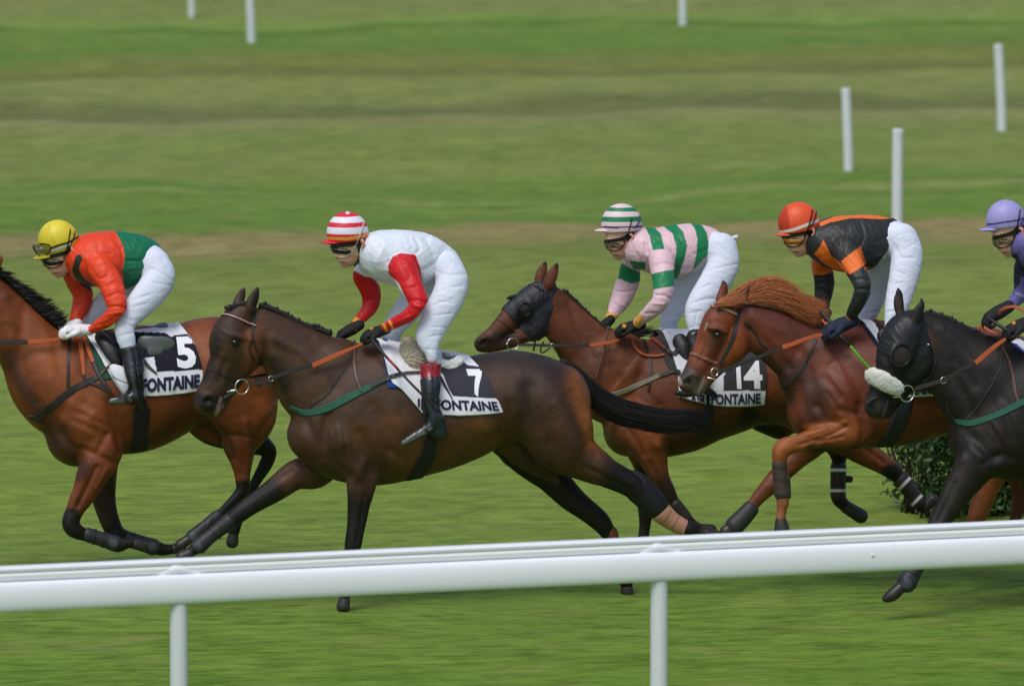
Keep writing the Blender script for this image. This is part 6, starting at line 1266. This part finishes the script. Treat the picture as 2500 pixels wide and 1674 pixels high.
def rider4():
    fr = F4; S = V(1840, 470, 4); C = V(1329, 640, 2)
    torso = [tb(700,290,600,650,0,1.12), tb(850,240,750,745,0,1.1), tb(1000,222,920,785,0,1.0), tb(1140,216,1110,742,0,.9), tb(1260,232,1235,672,0,.86), (1335,440,190,0,.9)]
    narm = [(870,540,115,.15,1.0),(910,600,130,.18,.8),(965,700,112,.2,.8),(1020,800,100,.21,.8),(1058,890,92,.215,.8),(1062,960,86,.21,.8),(1030,1050,78,.19,.85),(985,1140,68,.175,.9),(958,1200,58,.165,.9),(948,1235,52,.16,.9)]
    farm = [(660,640,92,-.12,1.0),(655,700,98,-.16,.8),(680,790,104,-.18,.8),(690,880,104,-.18,.8),(685,960,96,-.18,.85),(672,1050,84,-.17,.9),(680,1130,64,-.15,.9),(690,1190,52,-.13,.9)]
    nleg = [(1440,470,172,.08,.8),(1495,600,160,.12,.75),(1480,760,155,.17,.7),(1445,920,142,.22,.65),(1408,1060,128,.26,.65),(1375,1170,100,.3,.7),(1345,1260,70,.32,.75),(1335,1340,56,.33,.8)]
    fleg = [(1340,600,150,-.08,.8),(1245,750,120,-.12,.75),(1215,900,106,-.18,.7),(1185,1040,96,-.22,.7),(1135,1150,92,-.26,.75),(1100,1240,78,-.28,.8)]
    blk, org = srgb(42, 44, 44), srgb(232, 112, 40)
    P = [('p', [(640,290),(750,250),(850,200),(1050,180),(1240,180),(1360,228),(1345,250),(1250,262),(1050,250),(950,252),(750,290),(650,332)], org), ('p', [(850,672),(950,590),(1045,525),(1100,692),(1030,745),(935,802)], org, (.06, .6)),
         ('p', [(585,600),(640,540),(680,462),(700,500),(760,620),(850,690),(925,790),(800,760),(690,700)], org), ('p', [(520,635),(600,665),(770,735),(790,775),(680,806),(560,800)], org, (-.6, -.04)), ('s', [(1095,740),(1150,745)], 16, 8, srgb(190, 70, 40))]
    jc = [([(900,420),(880,520),(840,640)], 14, -.010), ([(1040,300),(1080,420),(1040,520)], 14, -.010), ([(1200,480),(1300,440)], 16, -.010), ([(1160,640),(1280,590),(1330,500)], 16, .010), ([(960,860),(1060,840),(1130,860)], 12, -.012), ([(990,950),(1060,940),(1140,950)], 12, -.014), ([(940,1180),(1020,1170)], 10, -.008), ([(600,900),(700,880),(790,900)], 12, -.010), ([(680,560),(740,680),(820,740)], 16, -.008), ([(760,400),(820,500)], 14, -.008)]
    root, body, jacket, cap = make_rider(fr, S, "jockey in black and orange jacket with a plain orange helmet", torso, narm, farm, nleg, fleg, (575,388), (438,615), blk, P, jc, [(1130,770),(1392,270)],
        [(660,520,98,0,.8),(620,480,80,0,.75)], (430,285,190,0,.82), [(225,412,12,0,4.5),(300,410,17,0,5.2),(370,402,20,0,4.4)], [(190,425),(680,318)], srgb(226, 84, 40),
        [('p', [(200,100),(320,130),(345,250),(360,420),(180,420)], srgb(190, 56, 26)), ('s', [(225,388),(320,378),(400,360),(520,315),(660,262)], 14, 4, (.8, .78, .74))], "plain orange helmet with a white band",
        goggles='amber', gloves=[(935,1262,770,1325,.18,1,M_NAVY_G,None,srgb(34, 44, 64),1.45,[]), (690,1200,640,1260,-.10,-1,None,None,srgb(34, 44, 64),1.15)],
        breech_carve=[([(1340,700),(1420,640),(1560,640)], 12, -.010), ([(1380,760),(1480,800)], 10, -.008), ([(1340,900),(1460,880)], 10, -.007), ([(1300,1170),(1400,1150)], 9, -.010), ([(1350,480),(1440,640)], 18, -.010), ([(1500,540),(1600,480)], 12, -.007), ([(1100,1180),(1200,1160)], 10, -.010), ([(1400,300),(1420,420)], 10, -.008)],
        extra_legs=[[(1335,1340,46,.33),(1400,1560,40,.345),(1480,1760,36,.36)]])
    strap(fr, "goggle_strap", S, [(605,190),(590,260),(550,335)], 12, M_BLK, root, [cap], lift=.005)
    strap(fr, "wrist_band", S, [(900,1200),(935,1245),(985,1270)], 30, M_TAN, root, [jacket], lift=.002)
    boot(fr, C, [(1748,300,30,.29,.8),(1770,360,42,.305,.75),(1800,440,40,.33,.75),(1838,520,32,.345,.8),(1858,570,28,.355,.9)], [[(1860,585,26,.36,.9),(1815,612,18,.365,.95),(1770,625,14,.37,1)], [(1865,590,24,.36,.8),(1900,612,18,.36,.8)]], root, col=srgb(34, 32, 34))
    boot(fr, S, [(1090,1250,70,-.28,.8),(1150,1400,70,-.33,.8),(1230,1600,60,-.35,.8)], [[(1230,1600,55,-.35),(1150,1690,36,-.36)]], root)
M_NAVY_G = M_GLOVE
rider4()
def whip4():
    fr = F4; G = V(1640, 670, 4)
    o = empty("riding_whip", fr, "whip with a bright green shaft held against the chestnut horse's shoulder", "whip")
    tube(fr, "handle", G, [(1450,360,17,.10),(1560,475,20,.15),(1640,590,20,.23),(1740,692,15,.25)], M_BLACKSTRAP, o)
    tube(fr, "shaft", G, [(1740,692,11,.25),(1830,800,12,.27),(1930,915,12,.28),(2010,1010,11,.29)], plain("green_shaft", srgb(96, 190, 40), .4), o, label="bright green shaft")
whip4()
# ================================================================= THE BLACK HORSE AND ITS RIDER
def black():
    fr = Frame(2450, -0.25); C = V(1329, 640, 2); Tn = V(1915, 680, 4)
    root = empty("race_horse", fr, "near-black race horse in black hood with white sheepskin noseband at the right edge", "horse", "race horses galloping to the left")
    bl, bk = srgb(40, 34, 32), srgb(22, 20, 20)
    tr = [(2112,872,140,0,1.15),(2240,795,262,0,.78),(2390,735,325,0,.68),(2560,700,325,0,.8),(2720,690,298,0,.92),(2880,665,275,0,1.0),(3020,650,262,0,1.04),(3160,650,246,0,1.06),(3240,670,220,0,1.05)]
    head = [dict(v=Tn, st=[(1245,425,110,0,.95),(1170,540,188,0,.95),(1118,690,200,0,.9),(1060,850,168,0,.82),(1005,1000,150,0,.76),(955,1120,142,0,.78),(915,1240,138,0,.86)], k=.012),
            dict(v=Tn, st=[(1300,640,160,0,.85),(1302,770,172,0,.82),(1245,890,150,0,.78),(1140,1060,112,0,.76),(1050,1190,98,0,.78),(990,1285,86,0,.82)], k=.02)]
    ops = [dict(st=tr), dict(st=[(2250,900,130,.10,.7),(2130,960,110,.13,.75),(2070,1040,92,.13,.75),(2010,1130,74,.13,.8),(1960,1215,60,.13,.8),(1918,1285,52,.13,.85),(1885,1350,42,.13,.85),(1850,1420,34,.13,.8),(1815,1480,30,.13,.8),(1775,1545,40,.13,.9),(1745,1580,30,.13)], k=.03),
      dict(st=[(2330,860,130,-.1,.7),(2400,1000,100,-.13,.75),(2420,1120,66,-.13,.8),(2400,1250,50,-.13,.85),(2420,1350,32,-.13,.8),(2440,1450,30,-.13,.8)], k=.03),
      dict(st=[(3180,720,190,.1,.8),(3260,880,150,.13,.75),(3330,1000,90,.13,.8),(3430,1120,58,.13,.8),(3520,1240,34,.13,.8),(3580,1340,30,.13,.8)], k=.03), dict(st=[(3160,720,180,-.1,.8),(3180,900,130,-.13,.75),(3220,1060,80,-.13,.8),(3290,1180,52,-.13,.8),(3310,1320,32,-.13,.8),(3320,1420,30,-.13)], k=.03),
      dict(v=Tn, st=[(1330,470,150,0,.6),(1419,567,222,0,.52),(1573,703,300,0,.5),(1741,878,376,0,.52),(1904,1030,462,0,.55),(2080,1140,540,0,.62)], k=.02)] + head + [
      dict(v=Tn, st=[(960,1150,26,.05),(880,1165,26,.055),(810,1220,24,.05)], k=.01), dict(v=Tn, st=[(872,1262,38,.078,1.2)], op='sub', k=.012),
      dict(v=Tn, st=[(1270,420,62,.06,.7),(1310,320,58,.07,.5),(1342,240,34,.07,.4),(1336,182,9,.07,.4)], k=.012), dict(v=Tn, st=[(1128,340,46,-.055,.8),(1115,235,54,-.06,.5),(1118,150,40,-.06,.4),(1106,88,10,-.06,.4)], k=.012)]
    cops = [([(2000,560),(2060,660),(2100,780)], 28, -.014), ([(2060,820),(2130,900),(2200,960)], 24, -.014), ([(2180,560),(2240,700),(2280,860)], 28, -.012), ([(2080,900),(2150,960),(2250,1000)], 24, .012), ([(2000,820),(2040,960)], 20, .010), ([(2150,980),(2230,940),(2300,960)], 18, -.012), ([(2000,1080),(1960,1180),(1920,1260)], 12, -.010), ([(1940,330),(2030,420),(2100,500)], 22, .008), ([(2000,480),(2100,600)], 22, -.008)]
    t2 = lambda *p: [(1172 + x / 2, 80 + y / 2) for x, y in p]
    pops = [('s', [(2020,1020),(1960,1180),(1890,1330)], 60, 80, srgb(58, 50, 47), (0, .4), .7), ('s', [(1850,1400),(1760,1570)], 60, 50, bk, (0, .4)), ('s', t2((1400,560),(1480,640)), 24, 40, srgb(96, 60, 34), 'n', .8), ('s', t2((800,1200),(900,1250),(960,1340)), 40, 50, srgb(62, 58, 58), None, .8), ('s', t2((872,1262)), 14, 8, srgb(22, 16, 15)),
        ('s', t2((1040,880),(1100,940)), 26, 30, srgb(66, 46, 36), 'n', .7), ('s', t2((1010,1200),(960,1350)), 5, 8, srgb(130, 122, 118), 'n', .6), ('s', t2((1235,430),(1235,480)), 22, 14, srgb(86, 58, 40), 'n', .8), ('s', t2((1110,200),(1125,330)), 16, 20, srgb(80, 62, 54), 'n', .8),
        ('s', [(2160,760),(2260,900)], 60, 90, srgb(56, 44, 38), None, .7), ('s', [(1960,380),(2150,480),(2250,600)], 60, 80, srgb(50, 42, 38), None, .7)]
    body = sculpt(fr, "body", ops, .008, M_COAT, root, C, bl, pops, cops, smooth=2, wr=(.003, 9, 30, .2), cs=1.1); T = [body]
    hm = plain("hoof", srgb(34, 33, 33), .45, var=.2)
    for st in ([(1740,1585,30,.13),(1700,1622,32,.13),(1668,1640,20,.13)], [(2440,1450,30,-.13),(2440,1500,36,-.13)], [(3590,1350,30,.13),(3620,1390,36,.13)], [(3320,1430,30,-.13),(3322,1470,36,-.13)]):
        sculpt(fr, "hoof", [dict(st=st)], .006, hm, root, C, smooth=1)
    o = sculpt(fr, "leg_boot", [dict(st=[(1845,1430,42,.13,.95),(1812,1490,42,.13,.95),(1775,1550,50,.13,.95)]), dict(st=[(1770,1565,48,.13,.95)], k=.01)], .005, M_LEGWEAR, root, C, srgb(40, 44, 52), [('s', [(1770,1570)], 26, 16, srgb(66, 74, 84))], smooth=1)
    for q in ([(1800,1450),(1870,1490)], [(1775,1500),(1845,1535)]): strap(fr, "boot_strap", C, q, 12, M_BLACKSTRAP, o, [o])
    hood = sculpt(fr, "hood", head + [dict(v=Tn, st=[(1290,480,110,0,.9),(1330,640,140,0,.85),(1330,820,140,0,.85)], k=.02), dict(v=Tn, st=[(1140,745,122,.095,.35)], k=.015), dict(v=Tn, st=[(1135,748,84,.155,.4)], op='sub', k=.01), dict(v=Tn, st=[(1232,450,70,.13,.5)], op='sub', k=.01),
        dict(v=Tn, op='cut', st=[(890,815),(1330,1060)]), dict(v=Tn, op='cut', st=[(1470,980),(1365,320)])], .006, plain("black_hood_cloth", srgb(20, 21, 26), .5, bump=(25, .4), var=.25), root, Tn, smooth=1, grow=.007, wr=(.004, 26, 3, 1.0))
    ball(fr, "eye_cup", Tn, 1132, 752, 100, .132, plain("mesh_cup", srgb(40, 32, 29), .6), hood, (1, .22, 1)); ring(fr, "cup_rim", Tn, 1138, 748, 108, 12, .142, M_BLK, hood)
    plait_row(fr, "mane", Tn, [(1375,325),(1500,352),(1600,385),(1700,440),(1800,485),(1900,540),(1980,570)], 26, 0, M_MANE, root, 18)
    hair("mane_end", [[fr.at(*px_of(Tn, x, y + d), .03)[0] for x, y in ((1960,570),(2050,600),(2150,600),(2240,590))] for d in (-20, 15, 50)], 160, M_MANE, root, .004, 4, .010)
    # sheepskin noseband: a fluffy roll with many short locks
    sk = sculpt(fr, "sheepskin_noseband", [dict(v=Tn, st=[(862,948,56,.02,1.2),(920,975,64,.08,.8),(1000,1020,64,.12,.7),(1080,1058,55,.13,.7),(1105,1075,44,.125,.7)], sub=5)], .0045, M_WFLEECE, root, Tn, smooth=1, wr=(.006, 60, 4, .6))
    rnd = random.Random(3); parts = []; sv = sk.data.vertices
    for i in range(7000):
        v = sv[rnd.randrange(len(sv))]; p = np.array(v.co); n = np.array(v.normal); d = n + np.array([rnd.gauss(0, .5), rnd.gauss(0, .5), rnd.gauss(0, .5) - .15]); d /= np.linalg.norm(d)
        parts.append(tube_pts([p - n * .002, p + d * .007, p + d * .013 + np.array([rnd.gauss(0, .003), 0, rnd.gauss(0, .003)])], [.0019, .0017, .0008], 3))
    v_, f_ = merge(parts); mesh_obj("fleece_locks", v_, f_, M_WFLEECE, sk)
    cl = patch(fr, "saddle_cloth", Tn, [(2740,1150),(2560,960),(2400,790),(2300,700),(2215,620)], [(3500,1120),(3480,980),(3440,800),(3400,650),(3340,560)], T, M_CLOTH, root, regions((.74,.76,.82), [([(2200,600),(2290,660),(2420,790),(2600,960),(2760,1160),(2650,1150),(2400,860),(2270,690)], srgb(40, 60, 150)), ([(2700,500),(3400,540),(3480,980),(2900,1000)], srgb(44, 44, 54))]), nu=60, nv=50)
    sign_text(fr, Tn, "CLAIREFONTAINE", "lettering", [(2720,1120),(3480,1090),(3470,1000),(2640,1030)], [cl], M_INK, cl, bold=.03)
    sculpt(fr, "saddle", [dict(v=Tn, st=[(2420,560,40,0,2.4),(2600,570,36,0,3.4),(2800,560,36,0,3.6),(3000,540,30,0,3)])], .008, M_DKSEAT, root, Tn)
    strap(fr, "girth", C, [(2620,640),(2620,760),(2600,880),(2560,1010)], 84, M_GIRTH, root, T, th=.008)
    strap(fr, "breastplate", Tn, [(1680,1390),(1780,1410),(1870,1400),(2050,1340),(2200,1270),(2340,1200),(2560,1080)], [44, 60, 66, 66, 66, 66, 60], M_GREEN, root, T, th=.006, label="green webbing breastplate")
    strap(fr, "martingale", Tn, [(2120,680),(2105,850),(2040,1000),(1950,1150),(1860,1290),(1780,1370)], 26, M_BLACKSTRAP, root, T)
    strap(fr, "martingale", Tn, [(2130,670),(2190,800),(2230,950),(2260,1120),(2305,1240)], 28, M_BROWNSTRAP, root, T)
    strap(fr, "martingale", Tn, [(1590,1190),(1610,1290),(1660,1370),(1700,1410)], 26, M_BLACKSTRAP, root, T)
    hb = strap(fr, "bridle", Tn, [(1405,640),(1450,720),(1475,800),(1450,900),(1390,960)], 14, M_BLACKSTRAP, root, T + [hood], lift=.006)
    ball(fr, "buckle", Tn, 1405, 645, 12, .12, M_STEEL, hb)
    ring(fr, "bit_ring", Tn, 1197, 1122, 80, 7, .12, M_STEEL, hb); tube(fr, "bit", Tn, [(1055,1155,6,.09),(1100,1152,10,.11),(1140,1150,11,.12)], M_STEEL, hb)
    rn = strap(fr, "rein", Tn, [(1275,1075),(1380,1045),(1480,1015),(1600,970),(1740,890),(1872,822)], [40, 44, 46, 48, 46, 44], M_BLACKSTRAP, root, [], ls=[.12,.14,.155,.17,.18,.19])
    strap(fr, "rein_grip", Tn, [(1868,826),(1960,745),(2060,660),(2172,580)], [50, 46, 44, 30], M_TAN, rn, [], ls=[.19,.195,.2,.2], th=.006)
    ring(fr, "rein_ring", Tn, 1555, 992, 32, 5, .165, M_STEEL, rn)
    strap(fr, "rein_loop", Tn, [(2100,350),(2120,310),(2180,280),(2260,275),(2330,310),(2400,380)], [24, 30, 30, 28, 26, 26], M_TAN, rn, [], ls=[.0,.02,.04,.06,.08,.1], th=.006)
    strap(fr, "rein_loop", Tn, [(1950,470),(2010,510),(2080,530),(2130,520)], 26, M_TAN, rn, [], ls=[.1,.12,.14,.15], th=.006)
    strap(fr, "rein", Tn, [(1860,540),(1920,480),(1980,440)], 44, M_TAN, rn, [], ls=[-.08,-.08,-.07], th=.006)
    return fr, root, body
FB, RB, BB = black()
def riderB():
    fr = FB; X = V(2200, 470, 4); Tn = V(1915, 680, 4)
    torso = [tb(1290,320,1130,660,0,1.12), tb(1430,275,1290,770,0,1.1), tb(1590,250,1480,820,0,1.0), tb(1740,250,1690,780,0,.9), tb(1860,275,1830,720,0,.86), (1930,500,180,0,.9)]
    narm = [(1450,580,110,.15,1.0),(1490,660,125,.18,.8),(1540,780,112,.2,.8),(1580,900,100,.21,.8),(1580,1000,90,.22,.8),(1520,1090,80,.2,.85),(1420,1160,68,.19,.9),(1330,1215,56,.18,.9),(1265,1250,50,.175,.9)]
    farm = [(1270,600,90,-.12,1.0),(1200,710,98,-.15,.8),(1195,810,102,-.16,.8),(1190,900,95,-.16,.8),(1170,990,85,-.14,.85),(1110,1060,66,-.11,.9),(1040,1115,54,-.08,.9)]
    nleg = [(1990,520,172,.08,.8),(2040,660,160,.12,.75),(2010,820,155,.17,.7),(1960,980,142,.22,.65),(1910,1100,128,.26,.65),(1880,1200,100,.3,.7),(1860,1290,70,.32,.75),(1860,1360,56,.33,.8)]
    fleg = [(1880,660,150,-.08,.8),(1780,810,120,-.12,.75),(1720,950,106,-.18,.7),(1680,1080,96,-.22,.7),(1640,1180,92,-.26,.75),(1620,1260,78,-.28,.8)]
    lil, nv = srgb(104, 96, 160), srgb(40, 42, 62)
    P = [('p', [(980,600),(1130,600),(1180,700),(1160,900),(1080,960),(1000,900)], nv), ('p', [(1020,560),(1100,640),(1250,760),(1300,830),(1150,820),(1010,700)], nv), ('s', [(1120,980),(1200,1010)], 10, 12, srgb(160, 152, 200)), ('s', [(1060,1060),(1120,1100)], 6, 10, srgb(170, 160, 206))]
    jc = [([(1100,900),(1180,920),(1260,900)], 12, -.012), ([(1080,1000),(1160,1030)], 12, .010), ([(1200,560),(1260,700)], 16, -.010), ([(1400,400),(1440,560)], 16, -.010)]
    root, body, jacket, cap = make_rider(fr, X, "jockey in lilac helmet and purple jacket, half cut off by the right edge", torso, narm, farm, nleg, fleg, (1173,385), (1048,618), lil, P, jc, [(1700,830),(2010,300)],
        [(1250,520,98,0,.8),(1215,480,80,0,.75)], (1016,258,184,0,.82), [(775,365,10,0,4.5),(840,360,15,0,5.2),(910,356,19,0,4.4)], [(770,368),(1260,296)], srgb(158, 152, 210),
        [('s', [(800,314),(900,308),(1000,292),(1120,274),(1230,246)], 9, 4, srgb(52, 48, 120)), ('s', [(980,66),(960,180),(930,290)], 2, 4, srgb(136, 132, 190))], "lilac helmet with a navy band",
        goggles='smoke', gloves=[(1020,1130,900,1200,-.06,-1,None,None,srgb(30, 31, 34),1.35,[]), (1240,1270,1100,1330,.18,1,None,None,srgb(30, 31, 34),1.35,[('s', [(1100,1270)], 16, 12, srgb(200, 140, 40))])],
        extra_legs=[[(1860,1360,46,.33),(1900,1560,40,.345),(1960,1760,36,.36)]])
    strap(fr, "goggle_strap", X, [(1205,210),(1190,260),(1160,310)], 12, plain("navy_strap", srgb(40, 38, 90), .6), root, [cap], lift=.005)
    strap(fr, "wrist_band", X, [(1195,1235),(1230,1260),(1280,1300)], 40, plain("pink_cuff", srgb(220, 150, 190), .6), root, [jacket], lift=.003)
    boot(fr, X, [(1860,1330,90,.29,.75),(1890,1450,96,.31,.75),(1920,1580,80,.335,.75),(1950,1720,66,.35,.8)], [[(1950,1740,56,.36,.9),(1860,1790,40,.365,.95),(1770,1820,30,.37,1)]], root, smooth=1)
    boot(fr, X, [(1620,1280,80,-.28,.8),(1680,1450,74,-.33,.8),(1760,1640,60,-.35,.8)], [[(1760,1640,55,-.35),(1680,1730,36,-.36)]], root)
riderB()
def whipB():
    fr = FB; Tn = V(1915, 680, 4)
    o = empty("riding_whip", fr, "black whip held crosswise between the lilac jockey's two gloved hands", "whip")
    tube(fr, "handle", Tn, [(1975,380,16,.10),(2060,430,18,.16),(2150,490,18,.2),(2230,530,14,.22)], M_BLACKSTRAP, o)
    tube(fr, "shaft", Tn, [(2230,530,11,.22),(2400,640,10,.28),(2560,760,9,.34)], M_BLK, o)
whipB()
